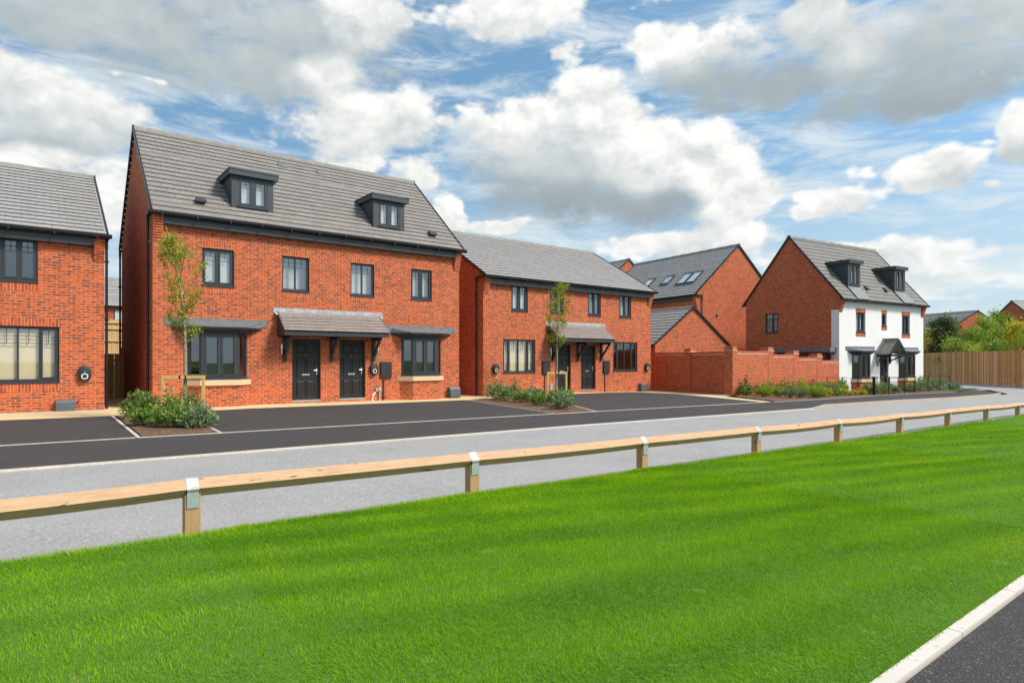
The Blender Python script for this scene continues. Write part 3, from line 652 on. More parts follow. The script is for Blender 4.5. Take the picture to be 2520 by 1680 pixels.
def ev_charger(parent, cx, cz, y=0, w=.32, h=.44):
    def cap(s, yy):
        pts = []
        for k in range(40):
            t = 2*math.pi*k/40; ex, ez = math.cos(t), math.sin(t); n = 3.0
            px = math.copysign(abs(ex)**(2/n), ex)*w/2*s; pz = math.copysign(abs(ez)**(2/n), ez)*h/2*s
            rr = w/2*.98*s
            zc = (h/2-w/2)*s; px = rr*ex; pz = rr*ez+math.copysign(zc, ez) if abs(ez) > 1e-6 else 0
            pts.append((cx+px, yy, cz+pz))
        return pts
    m = MB().loft([cap(.92, y-.002), cap(1.0, y-.03), cap(1.0, y-.09), cap(.95, y-.115), cap(.82, y-.128)][::-1]); o = m.build('ev_charger', M['darkbox'], parent, smooth=True)
    r = MB(); n = 28; a = h*.18; b = a*.72
    for i in range(n):
        t0, t1 = 2*math.pi*i/n, 2*math.pi*(i+1)/n; zc = cz-h*.16
        P_ = lambda q, t: (cx+q*math.cos(t), y-.131, zc+q*math.sin(t))
        r.face([P_(b, t0), P_(b, t1), P_(a, t1), P_(a, t0)][::-1])
    r.build('ring', M['white'], o)
    MB().box(cx-.017, cx+.017, y-.131, y-.128, cz+h*.12, cz+h*.137).build('indicator', M['white'], o)
    return o
def gas_meter(parent, x0, x1, zb, zt, y=0):
    m = MB(); pr = [(0, zt), (-.16, zt), (-.20, zt-.06), (-.245, zb+.07), (-.22, zb), (0, zb)]
    m.loft([[(x0, y+p, z) for p, z in pr], [(x1, y+p, z) for p, z in pr]])
    for k in range(1, 4):
        z = zt-.04-k*.085; yy = y-.20-.045*(zt-.06-z)/(zt-.13-zb); m.box(x0+.01, x1-.01, yy-.012, yy+.02, z-.004, z+.012)
    o = m.build('gas_meter_box', M['greybox'], parent, bevel=.006)
    MB().tube([(x1, y-.03, zt-.09), (x1+.06, y-.05, zt-.10), (x1+.09, y-.02, zt-.03), (x1+.09, y, zt-.03)], .012, 8).build('gas_pipe', M['darkbox'], o)
    return o
def meter_box(parent, x0, x1, z0, z1, y=0, conduit=None):
    m = MB(); m.box(x0, x1, y-.06, y, z0, z1); m.box(x0+.02, x1-.02, y-.072, y-.0601, z0+.02, z1-.02)
    o = m.build('meter_box', M['darkbox'], parent, bevel=.004)
    if conduit is not None: MB().tube([(conduit, y-.03, z0), (conduit, y-.03, -.15)], .019, 8).build('conduit', M['darkbox'], o)
    return o
def wall_lamp(parent, x, z, y=0):
    m = MB(); m.tube([(x, y-.09, z-.17), (x, y-.09, z+.0)], .032, 12); m.tube([(x, y, z-.11), (x, y-.09, z-.11)], .02, 8); o = m.build('wall_lamp', M['steel'], parent, smooth=True)
    MB().tube([(x, y-.09, z+.001), (x, y-.09, z+.16)], .034, 12).build('lamp_glass', M['white'], o, smooth=True)
def plate(parent, x0, x1, z0, z1): MB().box(x0, x1, -.012, 0, z0, z1).build('house_number_plate', M['lead'], parent)
def air_bricks(parent, xs, z, y=0):
    for x in xs: MB().box(x, x+.215, y-.003, y+.01, z, z+.068).build('air_brick', M['airbrick'], parent)
def roof_vent(parent, x, y, z, slope):
    m = MB(); c, s_ = math.cos(slope), math.sin(slope)
    def P_(px, d, h): return (x+px, y+d*c-h*s_, z+d*s_+h*c)
    m.loft([[P_(-.13, -.12, .005), P_(.13, -.12, .005), P_(.13, -.10, .11), P_(-.13, -.10, .11)], [P_(-.11, .2, .005), P_(.11, .2, .005), P_(.11, .17, .05), P_(-.11, .17, .05)]])
    m.loft([[P_(-.16, -.17, .115), P_(.16, -.17, .115), P_(.15, -.02, .14), P_(-.15, -.02, .14)], [P_(-.16, -.17, .10), P_(.16, -.17, .10), P_(.15, -.02, .10), P_(-.15, -.02, .10)]])
    m.build('roof_vent', M['upvc'], parent)
def dormer(parent, x0, x1, yf, zb, zt, slope, blind='blind', flash='leadnew'):
    """box dormer with flat overhanging roof; slope = roof pitch"""
    back = yf+(zt-zb)/math.tan(slope)+.1
    m = MB(); hx0, hx1, hz0, hz1 = x0+.21, x1-.19, zb+.20, zt-.06
    wall_faces(m, x0, x1, zb-.05, zt, yf, [(hx0, hx1, hz0, hz1)], .06)
    m.face([(x0, yf, zb-.3), (x0, yf, zt), (x0, back, zt), (x0, back, zt-.3)]); m.face([(x1, yf, zb-.3), (x1, back, zt-.3), (x1, back, zt), (x1, yf, zt)])
    o = m.build('dormer', M['dorm'], parent)
    r = MB(); r.box(x0-.10, x1+.13, yf-.13, back+.25, zt, zt+.185); r.box(x0-.115, x1+.145, yf-.145, back+.25, zt+.16, zt+.20)
    r.build('dormer_roof', M['dorm'], o)
    fl = MB(); c = math.tan(slope)
    P_ = lambda x, d, h=0: (x, yf-d, zb-d*c+h+.055)
    fl.face([P_(x0-.02, .62, -.02), P_(x1+.02, .62, -.02), P_(x1+.02, -.02), P_(x0-.02, -.02)]); fl.box(x0-.01, x1+.01, yf-.012, yf, zb-.02, zb+.10)
    fl.build('flashing', M[flash], o)
    # window frame and pane are sub-parts of the dormer
    fr = MB(); a, b, cz, d = hx0, hx1, hz0, hz1; t = .055; y_ = yf+.01
    fr.box(a, a+t, y_, y_+.06, cz, d); fr.box(b-t, b, y_, y_+.06, cz, d); fr.box(a+t, b-t, y_, y_+.06, d-t, d); fr.box(a+t, b-t, y_, y_+.06, cz, cz+t); mx = (a+b)/2; fr.box(mx-.055, mx+.055, y_-.01, y_+.06, cz+t, d-t)
    fr.box(a-.03, b+.03, yf-.05, y_, cz-.045, cz)
    gl = MB()
    for (p, q) in ((a+t, mx-.055), (mx+.055, b-t)):
        s_ = .035; fr.box(p, p+s_, y_-.012, y_+.05, cz+t, d-t); fr.box(q-s_, q, y_-.012, y_+.05, cz+t, d-t); fr.box(p+s_, q-s_, y_-.012, y_+.05, cz+t, cz+t+s_); fr.box(p+s_, q-s_, y_-.012, y_+.05, d-t-s_, d-t)
        gl.face([(p, y_+.03, cz+t), (q, y_+.03, cz+t), (q, y_+.03, d-t), (p, y_+.03, d-t)]); h = d-cz-2*t
        for zz in (d-t-.17*h, d-t-.32*h): fr.box(p, q, y_+.018, y_+.028, zz-.004, zz+.004)
        fr.box((p+q)/2-.004, (p+q)/2+.004, y_+.018, y_+.028, d-t-.32*h, d-t)
    fr.build('window_frame', M['upvc'], o); gl.build('pane', M['glass'], o)
    MB().face([(a, y_+.12, cz), (b, y_+.12, cz), (b, y_+.12, d), (a, y_+.12, d)]).build('blind', M[blind], o)
    return o
# ------------------------------------------------------------------ HOUSE A: left edge of the photo (right part of a pair)
GR_S = 'brick houses standing along the street'
A = thing('brick_house', 'orange brick house cut by the left edge, with a wide cream-blind window', 'house', (-8.5, 21.56, 0), 0, GR_S)
dx = 8.5
wA = [(-1.0+dx, .19+dx, 3.55, 4.78), (-1.14+dx, .67+dx, .80, 2.37)]
shell(A, 10.23, 8.9, 5.15, 7.73, [(a, b, c, d) for a, b, c, d in wA], M['brick'], z0=-.15)
gable_roof(A, 10.23, 8.9, 5.05, 7.78, M['tile_pale'], over=.26, gauge=.30)
eaves(A, 10.23, 5.05, over=.26, x0=.3, x1=10.23-.26, dp=8.9, pipes=[(10.29, .10, -.02)])
corbels(A, 10.23, 5.05, over=.26)
window(A, *wA[0], lights=(1, 1, .95), opening=(0, 1, 2), blind=None, thick=.062, rec=.05)
window(A, *wA[1], lights=(1, 1.35, 1.35, 1.05), opening=(0, 3), blind='cream', thick=.068)
soldier(A, -1.0+dx, .19+dx, 3.55-.225); soldier(A, -1.14+dx, .67+dx, 2.37); soldier(A, -1.14+dx, .67+dx, .80-.225)
ev_charger(A, 1.25+dx, 1.055, h=.46, w=.325); gas_meter(A, .58+dx, 1.03+dx, -.06, .33); air_bricks(A, [-.16+dx], -.01)
# dark floor inside so the upstairs window shows depth
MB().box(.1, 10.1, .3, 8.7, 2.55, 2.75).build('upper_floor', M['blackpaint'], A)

# ------------------------------------------------------------------ HOUSE B: the tall pair with dormers
B = thing('brick_house', 'tallest brick pair in the middle of the street, two grey dormers and two bay windows', 'house', (2.88, 21.0, 0), 0, GR_S)
bx = 2.88; WB, DB = 10.74, 7.75
ups = [(4.21, 5.14), (6.64, 7.55), (9.04, 9.95), (11.45, 12.36)]
wB = [(a-bx, b-bx, 3.72, 4.91) for a, b in ups]
dB = [(6.97-bx, 7.95-bx, .05, 2.17), (8.62-bx, 9.60-bx, .05, 2.17)]
hb = [(3.80-bx+.02, 5.53-bx-.02, .86, 2.30), (11.04-bx+.02, 12.77-bx-.02, .86, 2.30)]
shell(B, WB, DB, 6.0, 9.39, wB+dB+hb, M['brick'], z0=-.2)
gable_roof(B, WB, DB, 5.82, 9.44, M['tile'], over=.26, gauge=.285)
eaves(B, WB, 5.82, over=.26, fz=.24, dp=DB, pipes=[(-.07, .42, -.05), (-.07, DB-.12, -.05)])
corbels(B, WB, 5.82, over=.26, n=9)
window(B, *wB[0], lights=(1, 1), blind='blind', bars='fine'); window(B, *wB[1], lights=(1, 1), opening=(), blind='blind', bars='fine', off=.30)  # second window: pale sheet added to imitate a light reflection on its glass
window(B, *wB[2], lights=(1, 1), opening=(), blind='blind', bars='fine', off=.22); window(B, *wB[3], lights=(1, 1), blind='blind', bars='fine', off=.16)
for a, b, c, d in wB: soldier(B, a, b, d); soldier(B, a, b, c-.225)
for a, b, c, d in dB: front_door(B, a, b, c, d)
for c in (4.665-bx, 11.905-bx): bay_window(B, c, 0)
lean_canopy(B, 6.41-bx, 10.21-bx, 3.17, brackets=(6.72-bx, 8.33-bx, 9.90-bx))
ev_charger(B, 9.91-bx, 1.11); meter_box(B, 10.17-bx, 10.62-bx, .78, 1.37, conduit=10.30-bx)
gas_meter(B, 13.08-bx, 13.55-bx, -.05, .36)
wall_lamp(B, 6.60-bx, 1.81); wall_lamp(B, 10.05-bx, 1.81); plate(B, 9.93-bx, 10.12-bx, 1.44, 1.555)
air_bricks(B, [10.20-bx, 12.3-bx, 3.1-bx], .03)
sB = math.atan2(9.44-5.82, DB/2+.26)
dormer(B, 5.14-bx, 6.45-bx, .32, 6.24, 7.40, sB); dormer(B, 10.06-bx, 11.34-bx, .32, 6.24, 7.40, sB)
roof_vent(B, 4.22-bx, .32, 6.38, sB); roof_vent(B, 12.55-bx, .32, 6.38, sB)
for x in (7.7-bx, 9.2-bx):
    sv = MB(); za_ = 5.82+(3.10+.26)*math.tan(sB)+.065; zb_ = 5.82+(3.28+.26)*math.tan(sB)+.065
    sv.loft([[(x-.2, 3.10, za_-.02), (x+.15, 3.10, za_-.02), (x+.15, 3.28, zb_-.02), (x-.2, 3.28, zb_-.02)], [(x-.2, 3.10, za_), (x+.15, 3.10, za_), (x+.15, 3.28, zb_), (x-.2, 3.28, zb_)]]); sv.build('ridge_vent', M['lead'], B)
# cable reel ends: white cable duct beside the right-hand door
pc = MB(); pc.tube([(10.03-bx+.1, -.05, -.1), (10.03-bx+.1, -.05, .42)], .03, 8); pc.box(9.98-bx, 10.06-bx, -.09, -.0, .30, .42); pc.box(10.08-bx, 10.18-bx, -.09, 0, .33, .46); pc.build('cable_duct', M['galv'], B)
pw = MB()
for q in range(3):
    pw.tube([(9.98-bx-.01*q, -.06, .28), (9.90-bx-.03*q, -.08, .18), (9.84-bx-.02*q, -.10, .04), (9.80-bx+.03*q, -.12, -.05)], .009, 6)
pw.build('cable', M['white'], B)
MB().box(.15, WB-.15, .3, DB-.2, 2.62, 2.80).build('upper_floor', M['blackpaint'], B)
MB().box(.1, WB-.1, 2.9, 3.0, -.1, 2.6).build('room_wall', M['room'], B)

# ------------------------------------------------------------------ HOUSE C: lower pair
C_ = thing('brick_house', 'lower brick pair right of the dormer house, cream blinds at left and shared door canopy', 'house', (15.05, 21.35, 0), 0, GR_S)
cxx = 15.05; WC, DC = 10.78, 8.7
upc = [(16.55, 17.47), (18.79, 19.62), (21.2, 22.08), (23.39, 24.28)]
wC = [(a-cxx, b-cxx, 3.54, 4.74) for a, b in upc]
lC = [(16.10-cxx, 17.90-cxx, .85, 2.34), (22.94-cxx, 24.76-cxx, .86, 2.34)]
dC = [(19.10-cxx, 20.08-cxx, .0, 2.16), (20.74-cxx, 21.72-cxx, .0, 2.16)]
shell(C_, WC, DC, 5.10, 7.61, wC+lC+dC, M['brick'], z0=-.35)
gable_roof(C_, WC, DC, 5.00, 7.66, M['tile_pale'], over=.26, gauge=.29)
eaves(C_, WC, 5.0, over=.26, dp=DC, pipes=[(-.07, .42, -.1)])
corbels(C_, WC, 5.0, over=.26)
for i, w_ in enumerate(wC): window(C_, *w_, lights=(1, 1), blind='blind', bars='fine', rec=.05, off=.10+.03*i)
window(C_, *lC[0], lights=(.9, 1.35, 1.35, 1.0), opening=(0, 3), blind='cream'); window(C_, *lC[1], lights=(.9, 1.35, 1.35, 1.0), opening=(0, 3), blind=None)
for a, b, c, d in wC: soldier(C_, a, b, c-.225)
for a, b, c, d in lC: soldier(C_, a, b, c-.225); soldier(C_, a, b, d)
for a, b, c, d in dC: front_door(C_, a, b, c, d)
lean_canopy(C_, 18.58-cxx, 22.28-cxx, 3.20, brackets=(18.93-cxx, 20.50-cxx, 22.08-cxx))
ev_charger(C_, 15.66-cxx, 1.07); ev_charger(C_, 25.47-cxx, 1.07, w=.34)
meter_box(C_, 18.29-cxx, 18.74-cxx, .79, 1.41, conduit=18.44-cxx); meter_box(C_, 22.22-cxx, 22.66-cxx, .79, 1.41, conduit=22.34-cxx)
gas_meter(C_, 24.85-cxx, 25.35-cxx, -.19, .24); gas_meter(C_, 16.0-cxx, 16.45-cxx, -.12, .32)
wall_lamp(C_, 18.76-cxx, 1.82); wall_lamp(C_, 22.2-cxx, 1.80); plate(C_, 18.62-cxx, 18.82-cxx, 1.47, 1.58); plate(C_, 22.14-cxx, 22.34-cxx, 1.47, 1.58)
MB().box(18.76-cxx, 18.90-cxx, -.05, 0, -.02, .35).build('service_box', M['galv'], C_); air_bricks(C_, [24.0-cxx, 16.8-cxx], -.02)
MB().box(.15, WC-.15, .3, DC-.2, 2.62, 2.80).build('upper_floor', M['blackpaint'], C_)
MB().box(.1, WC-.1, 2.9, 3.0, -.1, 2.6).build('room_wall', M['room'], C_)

# ------------------------------------------------------------------ HOUSE D: white rendered corner house
ANG = R(6.78)
D_ = thing('rendered_house', 'white rendered corner house with red brick side gable and two dormers', 'house', (36.33, 16.48, -.5), -ANG)
WD, DD = 9.25, 6.32; z5 = .5
hD = [(1.65, 2.62, 3.02+z5, 4.22+z5), (4.36, 4.92, 3.45+z5, 4.22+z5), (6.65, 7.60, 3.02+z5, 4.22+z5), (4.17, 5.13, .02, 2.17), (1.24, 2.93, .88, 2.28), (6.30, 7.99, .88, 2.28)]
m = MB(); wall_faces(m, 0, WD, -.2, 5.67, 0, hD, .14); m.box(.0, .001, 0, .47, -.2, 4.82); 
for (pa, pb) in (((0, .001), (0, .47)),): m.face([(-.012, .47, -.2), (-.012, 0, -.2), (-.012, 0, 4.80), (-.012, .47, 4.80)]); m.face([(-.012, 0, -.2), (0, 0, -.2), (0, 0, 4.80), (-.012, 0, 4.80)]); m.face([(-.012, .47, 4.80), (-.012, 0, 4.80), (0, 0, 4.80), (0, .47, 4.80)])
m.build('rendered_front_wall', M['render'], D_)
sideh = [(3.93, 4.86, 3.10+z5, 4.35+z5)]
m = MB(); t = MB(); wall_faces(t, -DD, 0, -.2, 5.67, 0, [(-b, -a, c, d) for a, b, c, d in sideh], .12)
for f in t.f: m.face([(t.v[i][1], -t.v[i][0], t.v[i][2]) for i in f])
m.face([(0, DD, 5.67), (0, 0, 5.67), (0, DD/2, 9.42)]); m.face([(WD, 0, -.2), (WD, DD, -.2), (WD, DD, 5.67), (WD, 0, 5.67)]); m.face([(WD, 0, 5.67), (WD, DD, 5.67), (WD, DD/2, 9.42)]); m.face([(WD, DD, -.2), (0, DD, -.2), (0, DD, 5.67), (WD, DD, 5.67)])
m.face([(0, 0, 5.0), (WD, 0, 5.0), (WD, DD, 5.0), (0, DD, 5.0)]); m.box(.15, WD-.15, .3, DD-.2, 2.6, 2.8)
m.build('brick_side_wall', M['brick'], D_)
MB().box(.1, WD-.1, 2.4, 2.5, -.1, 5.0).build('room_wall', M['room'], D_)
gable_roof(D_, WD, DD, 5.42, 9.47, M['tile_dark'], over=.25, gauge=.33)
eaves(D_, WD, 5.42, over=.25, fz=.02, x0=.05, x1=WD-.05, left_ret=False, pipes=[])
corbels(D_, WD, 5.42, over=.25)
for k, (a, b, c, d) in enumerate(hD[:3]):
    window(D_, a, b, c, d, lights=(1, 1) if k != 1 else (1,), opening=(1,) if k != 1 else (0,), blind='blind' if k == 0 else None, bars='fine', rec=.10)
    soldier(D_, a-.03, b+.03, d); soldier(D_, a-.03, b+.03, c-.225)
fd = front_door(D_, *hD[3], rec=.09)
bay_window(D_, 2.10, 0); bay_window(D_, 7.13, 0)
# side window and flat-roofed side bay
rot = lambda p: (p[1], -p[0], p[2])
def side(p): return (p.y, -p.x, p.z)
window(D_, -4.86, -3.93, 3.10+z5, 4.35+z5, lights=(1, 1), opening=(1,), blind=None, bars='fine', xf=side)
for zz in (4.35+z5, 3.10+z5-.225):
    s_ = MB(); s_.box(-4.86, -3.93, -.004, .02, zz, zz+.222); s_.v = [side(Vector(p)) for p in s_.v]; s_.build('brick_header', M['soldier'], D_)
sb = MB(); sb.box(-.62, 0, .16, 3.75, 2.40, 2.66); q = sb.build('side_canopy', M['lead'], D_); 
sc = MB(); sc.box(-.52, -.01, .26, 3.65, 2.27, 2.398); sc.build('canopy_fascia', M['upvc'], q)
sw = MB(); sw.box(-.35, -.01, .60, 3.3, .88, 2.268); sw.build('window_frame', M['upvc'], q)
gw = MB()
for k in range(3): gw.face([(-.355, .68+k*.9, 1.0), (-.355, 1.4+k*.9, 1.0), (-.355, 1.4+k*.9, 2.2), (-.355, .68+k*.9, 2.2)][::-1])
gw.build('pane', M['glass'], q)
sD = math.atan2(9.47-5.42, DD/2+.25)
dormer(D_, 1.40, 2.66, .32, 5.64+z5+.03, 7.10+z5, sD, flash='lead'); dormer(D_, 6.42, 7.68, .32, 5.64+z5+.03, 7.10+z5, sD, flash='lead')
roof_vent(D_, 3.45, .42, 5.42+.67*math.tan(sD)+.02, sD); roof_vent(D_, 5.55, .42, 5.42+.67*math.tan(sD)+.02, sD)
# pitched porch canopy
pr = MB(); pc0, hw_, zr_, ze_, pj = 4.56, .86, 3.16, 2.32, .88
t = MB(); courses(t, -.02, pj, (-hw_-.04, ze_), (0, zr_), .155, .014); t2 = MB(); courses(t2, -.02, pj, (hw_+.04, ze_), (0, zr_), .155, .014, flip=True)
for src in (t, t2):
    for f, uv in zip(src.f, src.uv): pr.face([(pc0+src.v[i][1], -src.v[i][0], src.v[i][2]) for i in f], uv)
po = pr.build('porch_canopy', M['tile_small'], D_)
rt = MB()
for k in range(3): rt.beam((pc0, -pj*k/3, zr_+.03), (pc0, -pj*(k+1)/3+.01, zr_+.03), .15, .09)
rt.build('ridge_tiles', M['ridge'], po)
l = MB()
for s_ in (-1, 1): l.beam((pc0+s_*(hw_+.08), -.08, ze_+.03), (pc0, -.08, zr_+.07), .02+.20, .03, up=(0, 0, 1)); 
l.build('flashing', M['lead'], po)
b = MB()
for s_ in (-1, 1):
    b.beam((pc0+s_*(hw_+.02), -pj-.01, ze_-.05), (pc0, -pj-.01, zr_-.05), .05, .13); x = pc0+s_*.66
    b.box(x-.05, x+.05, -.09, 0, 1.72, ze_-.06); b.box(x-.05, x+.05, -pj+.02, -.09, ze_-.16, ze_-.06); b.beam((x, -.09, 1.90), (x, -pj+.12, ze_-.14), .075, .075)
b.box(pc0-.66, pc0+.66, -pj-.01, -pj+.06, ze_-.14, ze_-.05); b.box(pc0-.38, pc0+.38, -pj+.0, -pj+.05, ze_+.22, ze_+.30); b.box(pc0-.03, pc0+.03, -pj, -pj+.05, ze_-.05, zr_-.1)
for s_ in (-1, 1): b.beam((pc0, -pj+.03, ze_+.0), (pc0+s_*.30, -pj+.03, ze_+.42), .05, .05)
b.build('bracket', M['blackpaint'], po)
wall_lamp(D_, 3.80, 1.95); plate(D_, 3.84, 4.04, 1.55, 1.68)

# ------------------------------------------------------------------ buildings behind
def d2w(o, x, y):   # local (rotated -90-ANG) origin helper
    return o
c6, s6 = math.cos(ANG), math.sin(ANG)
dpx, dpy = c6, -s6; npx, npy = s6, c6
def back_house(name, label, gx, gy, L, half, ze, zr, z0, tile, rooflights=(), over=.28, group=None, gauge=.30):
    """gable end faces the viewer; (gx, gy) = left end of the gable wall; ridge runs away from the street"""
    o = thing(name, label, 'house' if 'garage' not in name else 'garage', (gx+npx*L, gy+npy*L, z0), -math.pi/2-ANG, group)
    sl_ = (zr-ze)/(half+over); shell(o, L, half*2, ze-z0+over*sl_-.05, zr-z0-.05, [], M['brick'], z0=-.3); gable_roof(o, L, half*2, ze-z0, zr-z0, tile, over=over, gauge=gauge)
    return o
E_ = back_house('brick_house', 'brick house behind the garage, its roof with a row of roof windows', 35.25, 25.22, 10.4, 4.1, 5.82, 9.52, -.3, M['tile_pale'])  # paler tile colour makes up for the slope facing away from the sun
eaves(E_, 10.4, 6.12, over=.28, dp=8.2, left_ret=True, pipes=[(10.47, .40, 0)])
corbels(E_, 10.4, 6.12, over=.28)
slE = math.atan2(3.7, 4.38); rw = lambda x, s: (x, -.28+math.cos(slE)*s, 6.12+math.sin(slE)*s)
def roof_window(parent, x0, x1, s0, s1):
    n = Vector((0, -math.sin(slE), math.cos(slE))); f = MB(); 
    def P_(x, s, h): return Vector(rw(x, s))+n*h
    for (a, b, c, d) in ((x0, x1, s0, s0+.07), (x0, x1, s1-.07, s1), (x0, x0+.06, s0, s1), (x1-.06, x1, s0, s1)):
        f.loft([[P_(a, c, .0), P_(b, c, .0), P_(b, d, .0), P_(a, d, .0)], [P_(a, c, .10), P_(b, c, .10), P_(b, d, .10), P_(a, d, .10)]])
    o = f.build('roof_window', M['upvc'], parent)
    MB().face([P_(x0+.05, s0+.06, .085), P_(x1-.05, s0+.06, .085), P_(x1-.05, s1-.06, .085), P_(x0+.05, s1-.06, .085)]).build('pane', M['glass_up'], o)
    MB().face([P_(x0+.05, s0+.06, .05), P_(x1-.05, s0+.06, .05), P_(x1-.05, s1-.06, .05), P_(x0+.05, s1-.06, .05)]).build('blind', M['white'], o)  # white sheet added under the glass to imitate bright sky reflection
    MB().face([P_(x0-.02, s0-.16, .035), P_(x1+.02, s0-.16, .035), P_(x1+.02, s0, .035), P_(x0-.02, s0, .035)]).build('flashing', M['lead'], o)
for x0, x1, s0, s1 in ((8.55, 9.35, 1.45, 2.75), (7.65, 8.45, 1.45, 2.75), (5.9, 6.7, 1.75, 2.75), (3.9, 4.7, 1.75, 2.75), (1.9, 2.7, 1.75, 2.75)): roof_window(E_, x0, x1, s0, s1)
for x0 in (8.0, 5.4, 2.4):
    soldier(E_, x0, x0+.92, 5.32); MB().box(x0, x0+.92, -.02, .02, 4.1, 5.32).build('window', M['blind'], E_)
MB().tube([(10.4, 1.9, 4.85), (10.5, 1.9, 4.75)], .07, 8).build('flue', M['greybox'], E_)
nw = MB(); nw.box(10.39, 10.42, 7.35, 8.05, 1.2, 2.35); nw.build('window', M['upvc'], E_)

F_ = back_house('brick_garage', 'brick garage with pale tiled gable roof behind the garden wall', 30.36-dpx*2.98, 22.0-dpy*2.98, 6.4, 2.98, 2.30, 4.50, -.2, M['tile_pale'], over=.14, gauge=.31)
MB().box(0, 6.4, -.16, -.05, 2.36, 2.46).build('gutter', M['black'], F_)
G_ = back_house('brick_house', 'far brick gable peeping out between the lower pair and the roof-window house', 47.2-dpx*4.4, 41.8-dpy*4.4, 8.0, 4.4, 7.7, 11.47, -.3, M['tile_pale'])  # paler tile here too, brightening a roof slope the sun misses
# beyond the fence and beyond the passage
def far_house(label, x, y, rz, wd, dp, ze, zr, z0, tile, wins=()):
    o = thing('brick_house', label, 'house', (x, y, z0), rz); sl_ = (zr-ze)/(dp/2+.25); shell(o, wd, dp, ze-z0+.25*sl_-.05, zr-z0-.05, [], M['brick'], z0=-.5); gable_roof(o, wd, dp, ze-z0, zr-z0, tile, over=.25)
    for (a, b, c, d) in wins: w = MB().box(a, b, -.03, .02, c, d).build('window', M['upvc'], o); MB().box(a+.08, (a+b)/2-.04, -.036, -.031, c+.08, d-.08).box((a+b)/2+.04, b-.08, -.036, -.031, c+.08, d-.08).build('pane', M['blind'], w)
    MB().box(0, wd, -.36, -.25, ze-z0-.1, ze-z0-.0).build('gutter', M['black'], o)
    return o
K_ = far_house('distant brick house with a long grey roof behind the dark pine', 91.5-.92*4.2+.39*15, 25.1+.39*4.2+.92*15, -R(113), 15, 8.4, 5.2, 7.45, -.45, M['tile'], wins=[(2, 3.2, 3.6, 4.8), (6, 7.2, 3.6, 4.8), (10, 11.2, 3.6, 4.8)])
L_ = far_house('distant steep brick gable at the right edge behind the yellow tree', 78.0, 16.0, -R(32), 10, 7.0, 4.6, 7.5, -.45, M['tile_pale'])
M_ = far_house('distant grey-roofed house seen through the passage between the two left houses', -4, 58.9, 0, 11, 9.0, 5.76, 8.44, .8, M['tile_pale'], wins=[(9.35, 10.6, 3.5, 4.7), (2.0, 3.2, 3.5, 4.7)])
# ------------------------------------------------------------------ garden wall with piers
gw = thing('garden_wall', 'stepped red brick garden wall with capped piers beside the white house', 'wall', (25.87, 16.5, -.2))
ox, oy, oz = 25.87, 16.5, -.2
def obox(mb, p0, p1, th, z0, z1, shift=0.0):
    p0, p1 = Vector((*p0, 0)), Vector((*p1, 0)); d = (p1-p0).normalized(); n = Vector((-d.y, d.x, 0)); L = (p1-p0).length
    a, b, c, e = p0+n*shift, p1+n*shift, p1+n*(th+shift), p0+n*(th+shift)
    q = lambda p, z: (p.x, p.y, z)
    mb.face([q(a, z0), q(b, z0), q(b, z1), q(a, z1)], [(0, z0), (L, z0), (L, z1), (0, z1)]); mb.face([q(c, z0), q(e, z0), q(e, z1), q(c, z1)], [(0, z0), (L, z0), (L, z1), (0, z1)])
    mb.face([q(e, z0), q(a, z0), q(a, z1), q(e, z1)], [(0, z0), (th, z0), (th, z1), (0, z1)]); mb.face([q(b, z0), q(c, z0), q(c, z1), q(b, z1)], [(0, z0), (th, z0), (th, z1), (0, z1)])
    mb.face([q(a, z1), q(b, z1), q(c, z1), q(e, z1)], [(0, 0), (L, 0), (L, .075), (0, .075)]); mb.face([q(e, z0), q(c, z0), q(b, z0), q(a, z0)])
    return mb
segs = [(26.11, 28.83, 1.86), (29.31, 31.25, 1.715), (31.80, 33.76, 1.57), (34.31, 36.30, 1.42)]
for a, b, zt in segs:
    w_ = obox(MB(), (a-.05-ox, 0), (b+.05-ox, 0), .215, -.5, zt-.115-oz).build('wall_panel', M['brick_wall'], gw)
    obox(MB(), (a-.0-ox, 0), (b+.0-ox, 0), .255, zt-.115-oz, zt-oz, -.02).build('coping', M['coping'], w_)
    obox(MB(), (a-.0-ox, 0), (b+.0-ox, 0), .245, zt-.150-oz, zt-.1155-oz, -.015).build('tile_creasing', M['edging'], w_)
piers = [(25.75, 26.11, 2.06), (28.83, 29.31, 2.07), (31.25, 31.80, 1.925), (33.76, 34.31, 1.79)]
for a, b, zt in piers:
    p_ = obox(MB(), (a-ox, 0), (b-ox, 0), .44, -.5, zt-.19-oz, -.012).build('pier', M['brick_wall'], gw)
    obox(MB(), (a-.03-ox, 0), (b+.03-ox, 0), .50, zt-.19-oz, zt-.155-oz, -.04).build('pier_slab', M['edging'], p_)
    obox(MB(), (a-ox, 0), (b-ox, 0), .44, zt-.154-oz, zt-oz, -.012).build('pier_cap', M['coping'], p_)
s0, s1 = Vector((.02, .15)), Vector((1.42, 5.75)); dd = (s1-s0).normalized()
w_ = obox(MB(), s1, s0, .215, -.5, 1.84-.115-oz, 0).build('wall_panel', M['brick_wall'], gw)
w2 = obox(MB(), s1, s0, .255, 1.84-.115-oz, 1.84-oz, -.02).build('coping', M['coping'], w_); obox(MB(), s1, s0, .245, 1.84-.15-oz, 1.84-.1155-oz, -.015).build('tile_creasing', M['edging'], w_)
mid = s0+(s1-s0)*.52
p_ = obox(MB(), mid+dd*.22, mid-dd*.22, .44, -.5, 2.03-.19-oz, -.09).build('pier', M['brick_wall'], gw); obox(MB(), mid+dd*.25, mid-dd*.25, .5, 2.03-.19-oz, 2.03-.155-oz, -.12).build('pier_slab', M['edging'], p_)
